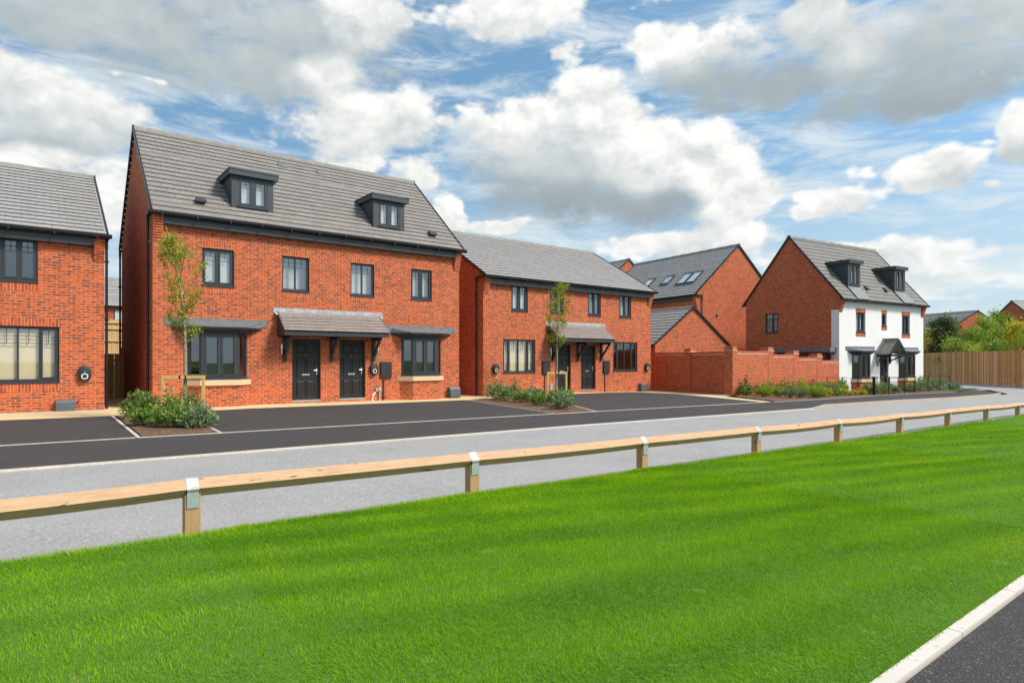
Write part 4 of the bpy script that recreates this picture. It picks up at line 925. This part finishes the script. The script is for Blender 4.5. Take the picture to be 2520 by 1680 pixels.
obox(MB(), mid+dd*.22, mid-dd*.22, .44, 2.03-.154-oz, 2.03-oz, -.09).build('pier_cap', M['coping'], p_)

# ------------------------------------------------------------------ timber gates and fences
def board_panel(L, z0, z1, bw=.105, jit=.012, cover=True, tints=False):
    m = MB(); n = max(1, round(L/bw))
    for i in range(n):
        a = L*i/n; w = L/n; y = random.uniform(-.004, .004)+(0 if i % 2 else -.016 if cover else 0)
        m.mi = random.randrange(3) if tints else 0
        m.box(a+.002, a+w*(1.08 if cover and i % 2 == 0 else .90), y, y+.018, z0, z1+random.uniform(-jit, jit))
    return m
gt = thing('timber_gate', 'dark boarded timber gate at the end of the passage between the two left houses', 'gate', (1.74, 27.9, -.03))
board_panel(1.12, .04, 1.70).build('boards', M['fence'], gt); MB().box(0, 1.12, .02, .06, .3, .4).box(0, 1.12, .02, .06, 1.4, 1.5).build('ledge', M['woodpost'], gt)
MB().box(1.02, 1.12, -.06, .04, 0, 1.95).build('gate_post', M['woodpost'], gt)
gt2 = thing('timber_gate', 'brown timber side gate between the lower brick pair and the garden wall', 'gate', (25.90, 23.3, -.2))
board_panel(1.45, .04, 1.85).build('boards', M['fence'], gt2); MB().box(.0, .10, -.1, 0, 0, 1.95).box(1.25, 1.36, -.1, 0, 0, 1.95).build('gate_post', M['stake'], gt2)
bankm = sheet('bank', [(-30, 36.6), (24, 36.6), (24, 75), (-30, 75)], 1.25, M['earth'], thick=1.5)
pf = thing('wooden_fence', 'pale close-boarded fence with horizontal rails behind the dark passage gate', 'fence', (-3, 36.5, 1.2))
board_panel(12, .0, 2.25, .12).build('boards', M['fencepale'], pf)
for z in (.55, 1.15, 1.75, 2.05): MB().box(0, 12, -.07, -.02, z, z+.055).build('rail', M['fencepale'], pf)
fe = thing('wooden_fence', 'tall brown close-boarded fence along the far side of the road bend', 'fence', (73.0, 25.4, -.45))
pth = [(73.0, 25.4), (69.4, 23.4), (60.4, 18.1), (54.8, 12.35), (50.5, 5.0), (48.5, -1)]
for (a, b) in zip(pth, pth[1:]):
    L = math.hypot(b[0]-a[0], b[1]-a[1]); ang = math.atan2(b[1]-a[1], b[0]-a[0])
    m = board_panel(L, -.1, 2.55, .15, .02, tints=True); ca, sa = math.cos(ang), math.sin(ang)
    m.v = [(a[0]-73.0+x*ca-(-y)*sa, a[1]-25.4+x*sa+(-y)*ca, z) for x, y, z in m.v]
    m.f = [f[::-1] for f in m.f]
    m.build('board_panel', [M['fence'], M['fence_b'], M['fence_c']], fe)

# ------------------------------------------------------------------ knee rail along the lawn
kr = thing('knee_rail_fence', 'low new timber knee rail with galvanised straps along the lawn edge', 'fence', (.99, 5.31, LAWN(.99)))
def railtop(u): return .535-.0132*(u-1)
def kx(i): return .99+2.59*i
def ky(i): return 5.31-.035*i
o0 = Vector((.99, 5.31, LAWN(.99)))
for i in range(-2, 12):
    u, v = kx(i), ky(i); zb, zt = LAWN(u), railtop(u)
    jt = random.uniform(-.012, .012)
    p = MB(); x, y, z = u-o0.x, v-o0.y, 0
    p.box(x-.055, x+.055, y-.05, y+.05, zb-o0.z-.15, zt-o0.z-.075)
    for s_ in (-1, 1): p.loft([[(x-.055, y+s_*.05, zt-o0.z-.0755), (x-.055, y+s_*.002, zt-o0.z-.12), (x-.055, y+s_*.05, zt-o0.z-.12)], [(x+.055, y+s_*.05, zt-o0.z-.0755), (x+.055, y+s_*.002, zt-o0.z-.12), (x+.055, y+s_*.05, zt-o0.z-.12)]])
    p.build('post', M['woodpost'], kr, bevel=.004)
    s_ = MB(); r = .0725; c = zt-o0.z-.07; w = .042
    prof = [(y+r, c-.01), (y, c+r+.002), (y-r-.001, c-.004), (y-r+.012, c-.03), (y-r+.014, c-.15), (y-r+.018, c-.15), (y-r+.017, c-.03), (y-r+.004, c-.002), (y, c+r-.001), (y+r-.003, c-.012)]
    s_.loft([[(x-w, a, b) for a, b in prof], [(x+w, a, b) for a, b in prof]]); s_.build('strap', M['galv'], kr)
    if i < 11:
        u2, v2 = kx(i+1), ky(i+1); za, zb2 = railtop(u)-o0.z-.07, railtop(u2)-o0.z-.07
        rm = MB(); N = 6; h = .0705; sg = random.uniform(-.028, .004); rings = []
        for k in range(N+1):
            t = k/N; X = x+(u2-u)*t; Y = y+(v2-v)*t; Z = za+(zb2-za)*t+sg*4*t*(1-t)
            X = X+(.002 if k == 0 else -.002 if k == N else 0)
            rings.append([(X, Y-h, Z), (X, Y, Z+h), (X, Y+h, Z), (X, Y, Z-h)])
        rm.loft(rings); ro = rm.build('rail', M['wood'], kr, bevel=0)

# ------------------------------------------------------------------ estate railing round the white house's front garden
er = thing('metal_railing', 'low black estate railing around the white house front garden', 'railing', (34.86, 14.05, -.4))
front = [(34.86, 14.05), (36.9, 14.12), (38.7, 14.02), (40.3, 14.05), (42.0, 13.95), (44.0, 13.98), (45.9, 14.05)]
left_ = [(34.86, 14.05), (34.62, 14.75), (34.4, 15.45), (34.5, 16.3)]
right_ = [(45.9, 14.05), (46.4, 15.6), (46.9, 17.2), (47.4, 18.8)]
inner = [(38.7, 14.02), (39.1, 15.6), (39.4, 16.0)]
inner2 = [(40.3, 14.05), (40.6, 15.5), (40.9, 15.9)]
E0 = Vector((34.86, 14.05, -.4)); done = set()
for run in (front, left_, right_, inner, inner2):
    for (x, y) in run:
        if (x, y) in done: continue
        done.add((x, y)); zb = G(x)-E0.z; big = (x, y) == (34.86, 14.05); w = .05 if big else .016
        MB().box(x-E0.x-w, x-E0.x+w, y-E0.y-w*1.2, y-E0.y+w*1.2, zb-.1, zb+(.98 if big else .93)).build('post', M['black'], er)
    for hh in (.88, .62, .36, .12):
        for a, b in zip(run, run[1:]):
            if (a, b) == ((38.7, 14.02), (40.3, 14.05)) : continue
            MB().tube([(a[0]-E0.x, a[1]-E0.y, G(a[0])-E0.z+hh), (b[0]-E0.x, b[1]-E0.y, G(b[0])-E0.z+hh)], .010, 6).build('rail', M['darkbox'], er)

# ------------------------------------------------------------------ plants
def leaf_mesh(name, C, D, L, Wd, tint, mat, parent=None, fold=.12):
    N = len(C); D = D/np.linalg.norm(D, axis=1, keepdims=True)
    up = RNG.normal(size=(N, 3)); S = np.cross(D, up); S /= np.linalg.norm(S, axis=1, keepdims=True)+1e-9
    Nn = np.cross(S, D); L = np.broadcast_to(L, N)[:, None]; Wd = np.broadcast_to(Wd, N)[:, None]
    V = np.stack([C, C+D*L*.45+S*Wd*.5-Nn*L*fold*.3, C+D*L-Nn*L*fold, C+D*L*.45-S*Wd*.5-Nn*L*fold*.3], 1).reshape(-1, 3)
    me = bpy.data.meshes.new(name); me.vertices.add(4*N); me.vertices.foreach_set('co', V.astype(np.float32).ravel())
    me.loops.add(4*N); me.loops.foreach_set('vertex_index', np.arange(4*N, dtype=np.int32)); me.polygons.add(N)
    me.polygons.foreach_set('loop_start', np.arange(0, 4*N, 4, dtype=np.int32)); me.polygons.foreach_set('loop_total', np.full(N, 4, dtype=np.int32))
    me.update(calc_edges=True)
    at = me.attributes.new('tint', 'FLOAT', 'POINT'); at.data.foreach_set('value', np.repeat(np.clip(tint, 0, 1), 4).astype(np.float32))
    me.materials.append(mat); me.validate()
    o = bpy.data.objects.new(name, me); COL.objects.link(o)
    if parent is not None: o.parent = parent
    return o
def shrub(name, label, x, y, w, h, mat, n=40, per=11, leaf=(.085, .026), style='laurel', cat='shrub', group=None, z=None, stems=True, dens=1.0):
    z = G(x)+.02 if z is None else z
    o = thing(name, label, cat, (x, y, z), 0, group); C = []; D = []; T = []; st = MB(); ls, lw = leaf
    for k in range(n):
        ph = random.uniform(0, 2*math.pi); rr = math.sqrt(random.random()); el_ = math.acos(min(1, rr*.97))
        if style == 'spiky':
            tip = Vector((math.cos(ph)*rr*w, math.sin(ph)*rr*w, h*(.55+.45*(1-rr*rr))*random.uniform(.75, 1.05)))
        else:
            tip = Vector((math.cos(ph)*rr*w, math.sin(ph)*rr*w, max(.06, h*math.sqrt(max(0, 1-rr*rr*.9))*random.uniform(.55, 1.08))))
        base = Vector((tip.x*.25, tip.y*.25, 0)); ax = (tip-base); ln = ax.length; ax.normalize()
        bend = Vector((tip.x*.5, tip.y*.5, tip.z*.62))
        if stems and k % 2 == 0: st.tube([base, bend, tip], .005, 4, .002)
        tc = random.random(); tipf = .25+.5*tip.z/h
        for j in range(int(per*dens)):
            t = random.uniform(.35, 1.0); p = (base*(1-t)+bend*t)*(1-t)+(bend*(1-t)+tip*t)*t
            a = random.uniform(0, 2*math.pi); s_ = ax.orthogonal().normalized(); q = ax.cross(s_)
            rad = s_*math.cos(a)+q*math.sin(a); sp = .95 if style != 'spiky' else .35
            d = ax*random.uniform(.45, .9)+rad*sp+Vector((0, 0, .15))
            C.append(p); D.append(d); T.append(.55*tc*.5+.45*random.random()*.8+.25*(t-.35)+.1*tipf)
    C = np.array([tuple(c) for c in C]); D = np.array([tuple(d) for d in D]); T = np.array(T)
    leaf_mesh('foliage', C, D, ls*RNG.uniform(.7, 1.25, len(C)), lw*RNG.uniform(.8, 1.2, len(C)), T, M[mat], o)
    if stems and st.v: st.build('stems', M['twig'], o)
    return o
def tree(name, label, x, y, z, top, crown_bottom, spread, mat, leaf=.07, nl=2600, trunk_r=.035, lean=(0, 0), limbs=16, asc=.75, group=None, shape='oval', clump=.12, curve=None, seed=1):
    rs = random.Random(seed); o = thing(name, label, 'tree', (x, y, z), 0, group)
    H = top; tr = MB(); cv = curve or (lambda t: (lean[0]*t*t, lean[1]*t*t)); pts = [Vector((cv(t)[0]+rs.uniform(-1, 1)*.006*H*t, cv(t)[1], H*t*.97)) for t in [k/9 for k in range(10)]]
    tr.tube(pts, [trunk_r*(1.12-t*1.0)+.003 for t in [k/9 for k in range(10)]], 9)
    for k in range(7): zz = crown_bottom*rs.uniform(.1, 1); tr.tube([(cv(zz/H)[0], cv(zz/H)[1], zz-.008), (cv(zz/H)[0], cv(zz/H)[1], zz+.012)], trunk_r*1.16, 9)
    tr.build('trunk', M['bark'], o, smooth=True)
    lb = MB(); C = []; D = []; T = []
    def at(t):
        t = max(0, min(.999, t)); i = int(t*9); f = t*9-i; return pts[i]*(1-f)+pts[i+1]*f
    ends = []
    for k in range(limbs):
        tt = crown_bottom/H*.95+(1-crown_bottom/H)*(k/limbs)**1.0*.92; b = at(tt); ph = k*2.4+rs.uniform(-.5, .5)
        rel = (k/limbs)
        if shape == 'oval': r = spread*(math.sin(math.pi*min(1, .18+rel*.8))**.8)
        elif shape == 'cone': r = spread*(1-rel)**.8+.05*spread
        else: r = spread*math.sqrt(max(.05, 1-(rel*1.1-.25)**2))
        r *= rs.uniform(.65, 1.15); up = r*asc*rs.uniform(.8, 1.5)
        e = b+Vector((math.cos(ph)*r, math.sin(ph)*r, up)); m_ = b+Vector((math.cos(ph)*r*.62, math.sin(ph)*r*.62, up*.35))
        lb.tube([b, m_, e], [trunk_r*.34*(1-rel*.6), trunk_r*.2, .003], 5); ends.append((b, m_, e))
        for j in range(3):
            t = rs.uniform(.4, .9); p = (b*(1-t)+m_*t)*(1-t)+(m_*(1-t)+e*t)*t; q = p+Vector((rs.uniform(-1, 1), rs.uniform(-1, 1), rs.uniform(.0, 1.0)*asc+.1)).normalized()*r*.45
            lb.tube([p, q], .004*trunk_r/.035, 4, .002); ends.append((p, p*.4+q*.6, q))
    ends.append((at(.8), at(.9), at(.999)))
    lb.build('limbs', M['twig'], o)
    per = nl//len(ends); tc0 = [rs.random() for _ in ends]
    for (b, m_, e), tc in zip(ends, tc0):
        ln = (e-b).length
        for j in range(per):
            t = rs.random()**.75; p = (b*(1-t)+m_*t)*(1-t)+(m_*(1-t)+e*t)*t
            off = Vector((rs.gauss(0, 1), rs.gauss(0, 1), rs.gauss(0, .8)))*clump*(spread**.5)*(.5+.7*t)
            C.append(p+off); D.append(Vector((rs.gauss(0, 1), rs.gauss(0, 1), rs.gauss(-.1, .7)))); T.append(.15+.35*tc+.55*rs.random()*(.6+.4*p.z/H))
    C = np.array([tuple(c) for c in C]); D = np.array([tuple(d)+(0,)*0 for d in D]); T = np.array(T)
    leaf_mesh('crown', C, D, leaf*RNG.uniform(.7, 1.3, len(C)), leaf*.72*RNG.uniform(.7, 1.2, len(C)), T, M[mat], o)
    return o
def stake_frame(label, x, y, w, h, along=(1, 0)):
    o = thing('tree_stake', label, 'tree stake', (x, y, G(x)+.02), math.atan2(along[1], along[0]))
    for s_ in (-1, 1): MB().box(s_*w/2-.035, s_*w/2+.035, -.032, .032, -.2, h-.085).build('stake', M['stake'], o, bevel=.004)
    MB().box(-w/2-.04, w/2+.04, -.035, .035, h-.084, h+.0).build('crossbar', M['stake'], o, bevel=.004)
    t = MB()
    for s_ in (-.075, .055): t.box(s_-.018, s_+.018, -.041, .041, h-.09, h+.006)
    t.box(-.07, .06, .036, .052, h-.075, h-.03); t.build('tie', M['tie'], o)
    return o
# the camera's right axis, so that the stake frames stand as in the photo
rt_ = (0.79, -0.613)
stake_frame('timber stake frame with rubber tie around the leaning young tree by the tall pair', 2.95, 16.78, .88, 1.05, (.93, -.37))
stake_frame('timber stake frame with rubber tie around the young tree before the lower pair', 16.6, 18.45, .78, 1.04, (.93, -.37))
tree('young_tree', 'slender young street tree leaning left in front of the tallest house', 2.99, 16.86, G(3), 4.85, 2.02, .50, 'leaf_tree', leaf=.055, nl=3300, trunk_r=.043, limbs=17, asc=1.3,
     curve=lambda t: ((.02-.48*max(0, t-.45)**1.4*2.0)*.93, 0.30*max(0, t-.45)**1.4*1.6), seed=4, clump=.10)
tree('young_tree', 'slender young street tree with spreading upper twigs in front of the lower brick pair', 16.64, 18.53, G(16.6), 4.85, 2.05, .55, 'leaf_tree', leaf=.055, nl=3600, trunk_r=.045, limbs=19, asc=1.45, lean=(.15, .0), seed=9, clump=.105)

gA = 'laurel shrubs in the left planting bed'; gB = 'shrubs in the middle planting bed'; gC = 'shrubs and perennials in the bed under the garden wall'; gD = 'shrubs behind the railing of the white house'
for (x, y, w, h, mt, lb) in [(2.15, 17.6, .55, .80, 'leaf_laurel', 'rearmost laurel shrub of the left bed, beside the passage'), (2.75, 16.0, .62, .86, 'leaf_laurel', 'tallest laurel shrub of the left bed, around the first tree stake'),
        (2.05, 15.6, .45, .50, 'leaf_laurel', 'low laurel shrub at the left edge of the first bed'), (2.45, 14.9, .50, .58, 'leaf_laurel', 'dark laurel shrub near the front of the first bed with a few brown leaves'),
        (3.0, 15.5, .42, .55, 'leaf_grey', 'grey-green willow-leaved shrub right of the first stake frame'), (2.85, 14.5, .42, .46, 'leaf_grey', 'grey-green willow-leaved shrub at the front right corner of the first bed')]:
    shrub('laurel_shrub', lb, x, y, w*.88, h*.90, mt, n=85, per=14, leaf=(.115, .034), group=gA)
for i, (x, y, w, h) in enumerate([(14.0, 18.9, .50, .62), (13.7, 18.1, .42, .50), (14.35, 19.5, .55, .80), (15.2, 19.5, .52, .74), (13.6, 17.0, .40, .45), (14.0, 16.2, .42, .48), (14.5, 17.2, .40, .50), (13.1, 15.6, .30, .38), (13.3, 14.4, .40, .52), (12.75, 14.0, .40, .50), (13.55, 15.1, .42, .60), (14.2, 15.4, .40, .62), (15.6, 18.9, .36, .50)]):
    nm = ['leftmost shrub of the middle bed', 'shrub low at the left side of the middle bed', 'tall shrub at the back left of the middle bed', 'tall shrub below the cream-blind window in the middle bed', 'small shrub halfway along the left edge of the middle bed', 'small shrub left of the second stake frame', 'shrub in the heart of the middle bed', 'smallest shrub of the middle bed', 'shrub at the front tip of the middle bed, second from the kerb', 'shrub at the very front tip of the middle bed', 'bushy shrub right of the second stake at the front', 'rightmost bushy shrub of the middle bed', 'shrub close behind the second stake frame'][i]
    shrub('laurel_shrub', nm, x, y, w, h, 'leaf_laurel' if i % 3 else 'leaf_grey', n=48, per=12, leaf=(.11, .034), group=gB)
KIND = {'euonymus': ('leaf_mid', (.055, .042), 80, 18, 'dome'), 'golden': ('leaf_yellow', (.055, .042), 60, 16, 'dome'), 'hebe': ('leaf_lime', (.11, .014), 100, 16, 'spiky'), 'lavender': ('leaf_grey', (.10, .013), 100, 16, 'spiky'),
        'photinia': ('leaf_red', (.08, .03), 46, 10, 'dome'), 'laurel': ('leaf_laurel', (.10, .036), 62, 13, 'dome'), 'choisya': ('leaf_lime', (.08, .034), 62, 14, 'dome')}
used = {}
def bedplant(kind, x, y, w, h, where):
    mt, lf, n, per, st = KIND[kind]; nm = {'euonymus': 'bright green rounded shrub', 'golden': 'golden yellow dwarf shrub', 'hebe': 'feathery light green shrub', 'lavender': 'fine grey-green feathery shrub', 'photinia': 'sparse bronze-leaved shrub', 'laurel': 'dark green laurel shrub', 'choisya': 'lime-tipped leafy shrub'}[kind]
    shrub('garden_shrub', nm+' '+where, x, y, w, h, mt, n=n, per=per, leaf=lf, style=st, group=gC)
bp = [('euonymus', 26.1, 16.05, .30, .55, 'at the left end under the wall corner'), ('photinia', 26.4, 16.25, .25, .95, 'taller than its neighbours near the wall corner'), ('photinia', 27.2, 16.15, .35, .6, 'second from the wall corner'), ('hebe', 25.55, 14.8, .33, .50, 'first feathery one near the buff path'),
      ('golden', 27.6, 15.8, .16, .26, 'the single small one between green shrubs'), ('choisya', 28.3, 16.2, .35, .72, 'against the wall below the second pier'), ('photinia', 29.1, 16.2, .35, .70, 'against the wall right of the second pier'), ('hebe', 26.9, 14.9, .40, .42, 'low one in the front row left'),
      ('lavender', 26.0, 13.9, .35, .38, 'front row near the buff edging'), ('lavender', 26.9, 13.9, .34, .40, 'front row, second from the buff edging'), ('laurel', 30.1, 16.2, .40, .72, 'against the wall below its second step'), ('choisya', 31.4, 16.2, .42, .82, 'tallest lime one against the middle of the wall'),
      ('laurel', 29.3, 14.9, .40, .45, 'middle row in the centre of the bed'), ('golden', 28.8, 14.2, .14, .22, 'low one left of the big feathery shrub'), ('hebe', 27.6, 13.6, .46, .52, 'largest feathery one at the kerb'), ('hebe', 28.3, 13.75, .40, .46, 'next to the largest feathery shrub'),
      ('photinia', 32.5, 16.2, .42, .85, 'dark one against the wall below the third pier'), ('laurel', 33.2, 16.1, .42, .70, 'against the wall right of the third pier'), ('golden', 29.3, 14.0, .17, .20, 'pale low one at the kerb'), ('golden', 30.2, 14.25, .26, .42, 'brightest one in the right half of the bed'),
      ('euonymus', 31.0, 15.1, .45, .52, 'pale one behind the brightest golden shrub'), ('laurel', 31.4, 14.45, .34, .34, 'low one at the kerb in the right half'), ('golden', 31.3, 14.9, .2, .34, 'half hidden one in the right half'), ('choisya', 34.3, 16.2, .40, .66, 'against the low end of the wall'), ('photinia', 35.6, 16.1, .36, .70, 'last one against the wall beside the white house'),
      ('golden', 32.2, 14.45, .26, .34, 'left one of the golden row by the railing'), ('golden', 32.9, 14.5, .22, .26, 'second one of the golden row by the railing'), ('golden', 33.8, 14.6, .22, .22, 'third one of the golden row by the railing'), ('golden', 34.4, 14.55, .28, .34, 'last one of the golden row beside the tall post'),
      ('hebe', 33.4, 15.2, .40, .62, 'in front of the railing end post'), ('lavender', 32.3, 15.2, .40, .60, 'left of the railing end post')]
for b in bp: bedplant(b[0], b[1], b[2], b[3]*1.25, b[4]*1.06, b[5])
wh = ['against the left bay below its stone sill', 'right beside the tall railing post', 'low before the left bay', 'in front of the black door, left', 'in front of the black door, right', 'just left of the path opening', 'just right of the path opening', 'below the right bay window, left', 'below the right bay window, right', 'right of the right bay', 'near the right end of the railing', 'at the right end of the railing', 'behind the right end of the railing', 'beside the far corner of the white house', 'outside the right end of the railing at the kerb']
for i, (x, y, w, h) in enumerate([(35.3, 15.9, .35, .95), (36.3, 14.9, .45, .72), (35.9, 14.5, .35, .40), (37.3, 14.75, .55, .66), (38.0, 14.75, .50, .80), (38.5, 14.5, .40, .60), (40.9, 14.55, .45, .52), (41.6, 14.6, .42, .60), (42.3, 14.6, .45, .66), (43.1, 14.6, .55, .76), (44.1, 14.5, .55, .84), (45.0, 14.4, .55, .88), (44.8, 15.4, .55, .92), (43.7, 15.6, .55, .95), (45.6, 13.75, .50, .55)]):
    shrub('laurel_shrub', 'grey-green laurel shrub '+wh[i], x, y, w, h, 'leaf_laurel' if i % 2 else 'leaf_grey', n=55, per=13, leaf=(.11, .036), group=gD)

gT = 'trees behind the tall fence'
for i, (x, y, top, cb, sp, mt, sh, lf, n, asc, lb) in enumerate([(72.6, 24.1, 5.2, 1.6, .7, 'leaf_yellow', 'oval', .15, 900, .8, 'thin yellowish young tree next to the white house, behind the fence'),
      (70.3, 21.9, 6.3, 1.6, 1.6, 'leaf_dark', 'oval', .17, 6500, .55, 'dark green pine behind the fence'), (73.2, 23.7, 3.6, .5, 1.2, 'leaf_dark', 'oval', .18, 2600, .4, 'low dark conifer at the left behind the fence'),
      (65.0, 19.3, 3.7, .5, 1.35, 'leaf_light', 'round', .15, 3600, .4, 'pale green bushy tree right of the pine'), (66.0, 18.5, 4.6, .8, 1.25, 'leaf_mid', 'round', .17, 3600, .5, 'mid green rounded tree in the middle of the row behind the fence'),
      (68.2, 18.2, 6.0, .8, 1.25, 'leaf_light', 'oval', .16, 4200, .8, 'tall light green tree left of the roof gap'), (70.0, 17.7, 6.6, .9, 1.35, 'leaf_mid', 'oval', .17, 4200, .8, 'tallest green tree behind the fence in front of the steep gable'),
      (65.6, 15.3, 5.25, .9, 1.1, 'leaf_yellow', 'oval', .16, 3600, .7, 'golden yellow tree behind the fence at the right'), (63.2, 13.4, 4.2, .6, 1.3, 'leaf_mid', 'round', .17, 3000, .5, 'green tree cut by the right edge of the photo'),
      (62.6, 17.6, 3.2, .3, 1.3, 'leaf_light', 'round', .14, 2800, .3, 'low pale bush just above the fence boards'), (63.8, 16.2, 3.5, .3, 1.2, 'leaf_mid', 'round', .15, 2800, .3, 'low green bush just above the fence boards'), (76.5, 26.6, 3.2, .3, 1.0, 'leaf_mid', 'round', .15, 2000, .3, 'low bush close beside the white house corner')]):
    tree('background_tree', lb, x, y, -.45, top+.2, cb, sp, mt, leaf=lf, nl=n, trunk_r=.08, limbs=20, asc=asc, group=gT, shape=sh, clump=.22, seed=20+i)

# ------------------------------------------------------------------ lawn and grass
def lawnmat():
    m, T, b, out = newmat('lawn soil and thatch'); co = T.node('ShaderNodeTexCoord').outputs['Object']
    n = T.noise(co, 60, 4, .7); T.set(b.inputs['Base Color'], T.ramp(n.outputs[0], [(.3, (.055, .15, .006)), (.7, (.12, .27, .010))])); b.inputs['Roughness'].default_value = .95
    T.set(b.inputs['Normal'], T.node('ShaderNodeBump', {'Strength': .8, 'Distance': .02, 'Height': n.outputs[0]})); return m
LAWN_POLY = [(-60, 1.12), (90, 1.14), (74, -3), (60, 4.95), (40, 4.92), (21, 4.95), (13, 5.00), (8, 5.12), (1, 5.20), (-60, 5.28)]
LAWN_POLY = [(-60, 1.12), (60, 1.13), (60, 4.9), (40, 4.92), (21, 4.95), (13, 5.02), (8, 5.12), (1, 5.20), (-60, 5.28)]
sheet('lawn', LAWN_POLY, .0, lawnmat(), zf=LAWN, thick=.2, cuts=(-10, 1.3, 22, 37))
def grassmat():
    m, T, b, out = newmat('grass blades')
    f = T.node('ShaderNodeAttribute', attribute_name='tint').outputs['Fac']
    col = T.ramp(f, [(0.0, (.055, .17, .002)), (.35, (.15, .33, .003)), (.65, (.27, .50, .005)), (.88, (.44, .60, .02)), (1.0, (.58, .47, .12))])
    T.set(b.inputs['Base Color'], col); b.inputs['Roughness'].default_value = .6; b.inputs['Specular IOR Level'].default_value = .12
    tl = T.node('ShaderNodeBsdfTranslucent', {0: T.mix(.5, col, (.30, .50, .005))})
    T.l.new(T.node('ShaderNodeMixShader', {0: .35, 1: b.outputs[0], 2: tl.outputs[0]}).outputs[0], out.inputs[0]); return m
def vnoise(x, y, seed):
    r = np.random.default_rng(seed); tab = r.random((256, 256)); xi = np.floor(x).astype(int); yi = np.floor(y).astype(int); fx = x-xi; fy = y-yi
    fx = fx*fx*(3-2*fx); fy = fy*fy*(3-2*fy); g = lambda a, b_: tab[a % 256, b_ % 256]
    return (g(xi, yi)*(1-fx)+g(xi+1, yi)*fx)*(1-fy)+(g(xi, yi+1)*(1-fx)+g(xi+1, yi+1)*fx)*fy
def edge_y(x): return np.interp(x, [-60, 1, 8, 13, 21, 40, 60], [5.30, 5.22, 5.14, 5.04, 4.97, 4.94, 4.92])+.05*(vnoise(x*1.3, x*0+3, 5)-.5)+.03*(vnoise(x*5, x*0, 6)-.5)
XS = []; YS = []
# density falls with distance so that blades stay about a pixel wide
for (x0, x1, dens) in ((-9, -2.6, 3200), (-2.6, 1.0, 9000), (1.0, 3.5, 15000), (3.5, 6.5, 12000), (6.5, 11, 5500), (11, 18, 2600), (18, 30, 1200), (30, 50, 500)):
    n = int((x1-x0)*4.15*dens); XS.append(RNG.uniform(x0, x1, n)); YS.append(RNG.uniform(1.12, 5.32, n))
gx = np.concatenate(XS); gy = np.concatenate(YS); keep = (gy < edge_y(gx)); 
dcam = gx*.6134+gy*.7898; rr_ = gx*.7898-gy*.6134; keep &= (np.abs(rr_) < dcam*1.0+3.2)
gx, gy, dcam = gx[keep], gy[keep], dcam[keep]; N = len(gx)
# mowing marks run obliquely; tufts and dry patches vary the colour and height
ca, sa = math.cos(R(-14)), math.sin(R(-14)); ua, va = gx*ca+gy*sa, -gx*sa+gy*ca
n1 = vnoise(ua*.55, va*3.2, 1); n2g = vnoise(ua*1.7+9, va*5.5, 2); n3g = vnoise(gx*9, gy*9, 3); n4 = vnoise(gx*.7+4, gy*.9, 4); n5g = vnoise(gx*2.3, gy*2.3, 7)
hgt = (.015+.006*n2g+.006*n3g*n3g)*(1+.35*np.clip(dcam-5, 0, 12)/12); hgt[gy > edge_y(gx)-.10] *= 1.8
wid = np.clip(.0014*np.hypot(gx, gy)/3.0, .0019, .02)*RNG.uniform(.7, 1.3, N)
ang = RNG.uniform(0, 2*math.pi, N); lean_ = RNG.uniform(.1, .75, N)*hgt*1.2; la = ang+math.pi/2+RNG.normal(0, .5, N)+0*n1
lx = np.cos(la)*lean_+(n1-.5)*hgt*1.3; ly = np.sin(la)*lean_-(n1-.5)*hgt*.8
gz = np.interp(gx, [-60, 1.3, 37, 60, 90], [LAWN(-60), LAWN(1.3), LAWN(37), LAWN(60), LAWN(90)])
bx_, by_ = np.cos(ang)*wid, np.sin(ang)*wid
V = np.empty((N, 3, 3)); V[:, 0] = np.stack([gx-bx_, gy-by_, gz-.004], 1); V[:, 1] = np.stack([gx+bx_, gy+by_, gz-.004], 1); V[:, 2] = np.stack([gx+lx, gy+ly, gz+hgt], 1)
band = .5+.5*np.sin(va*11+5.0*vnoise(ua*.35, va*.6, 12))
tint = .50+.25*(band-.5)*(.3+.7*n4)+.40*(n1-.5)+.30*(n2g-.5)+.10*(n3g-.5)+RNG.normal(0, .075, N)
dry = (n4*.6+n5g*.4 > .78) & (RNG.random(N) < .22); tint[dry] += .38; tint[gy > edge_y(gx)-.08] += .20
for (px_, py_, rr0) in ((2.55, 3.55, .05), (.15, 3.1, .06), (3.1, 2.2, .04), (4.6, 1.6, .05), (5.6, 2.6, .05), (1.4, 2.4, .035), (8.2, 2.1, .06), (3.3, 1.35, .05), (5.2, 1.3, .06), (4.0, 1.25, .035)):
    dd_ = np.hypot(gx-px_, gy-py_)*(1+.5*vnoise(gx*30, gy*30, 8)); sp_ = dd_ < rr0; V[sp_, 2, 2] = gz[sp_]+.008; tint[sp_] = .93+RNG.random(sp_.sum())*.07
wd_ = (RNG.random(N) < .004); V[wd_, 2, 2] += .022; tint[wd_] += .2
me = bpy.data.meshes.new('grass'); me.vertices.add(3*N); me.vertices.foreach_set('co', V.astype(np.float32).ravel()); me.loops.add(3*N); me.loops.foreach_set('vertex_index', np.arange(3*N, dtype=np.int32))
me.polygons.add(N); me.polygons.foreach_set('loop_start', np.arange(0, 3*N, 3, dtype=np.int32)); me.polygons.foreach_set('loop_total', np.full(N, 3, dtype=np.int32)); me.update(calc_edges=True)
me.attributes.new('tint', 'FLOAT', 'POINT').data.foreach_set('value', np.repeat(np.clip(tint, 0, 1), 3).astype(np.float32)); me.materials.append(grassmat())
go = bpy.data.objects.new('grass', me); COL.objects.link(go); tag(go, 'bright green mown grass blades covering the lawn in front of the knee rail', 'grass', kind='stuff')
print('grass blades', N)
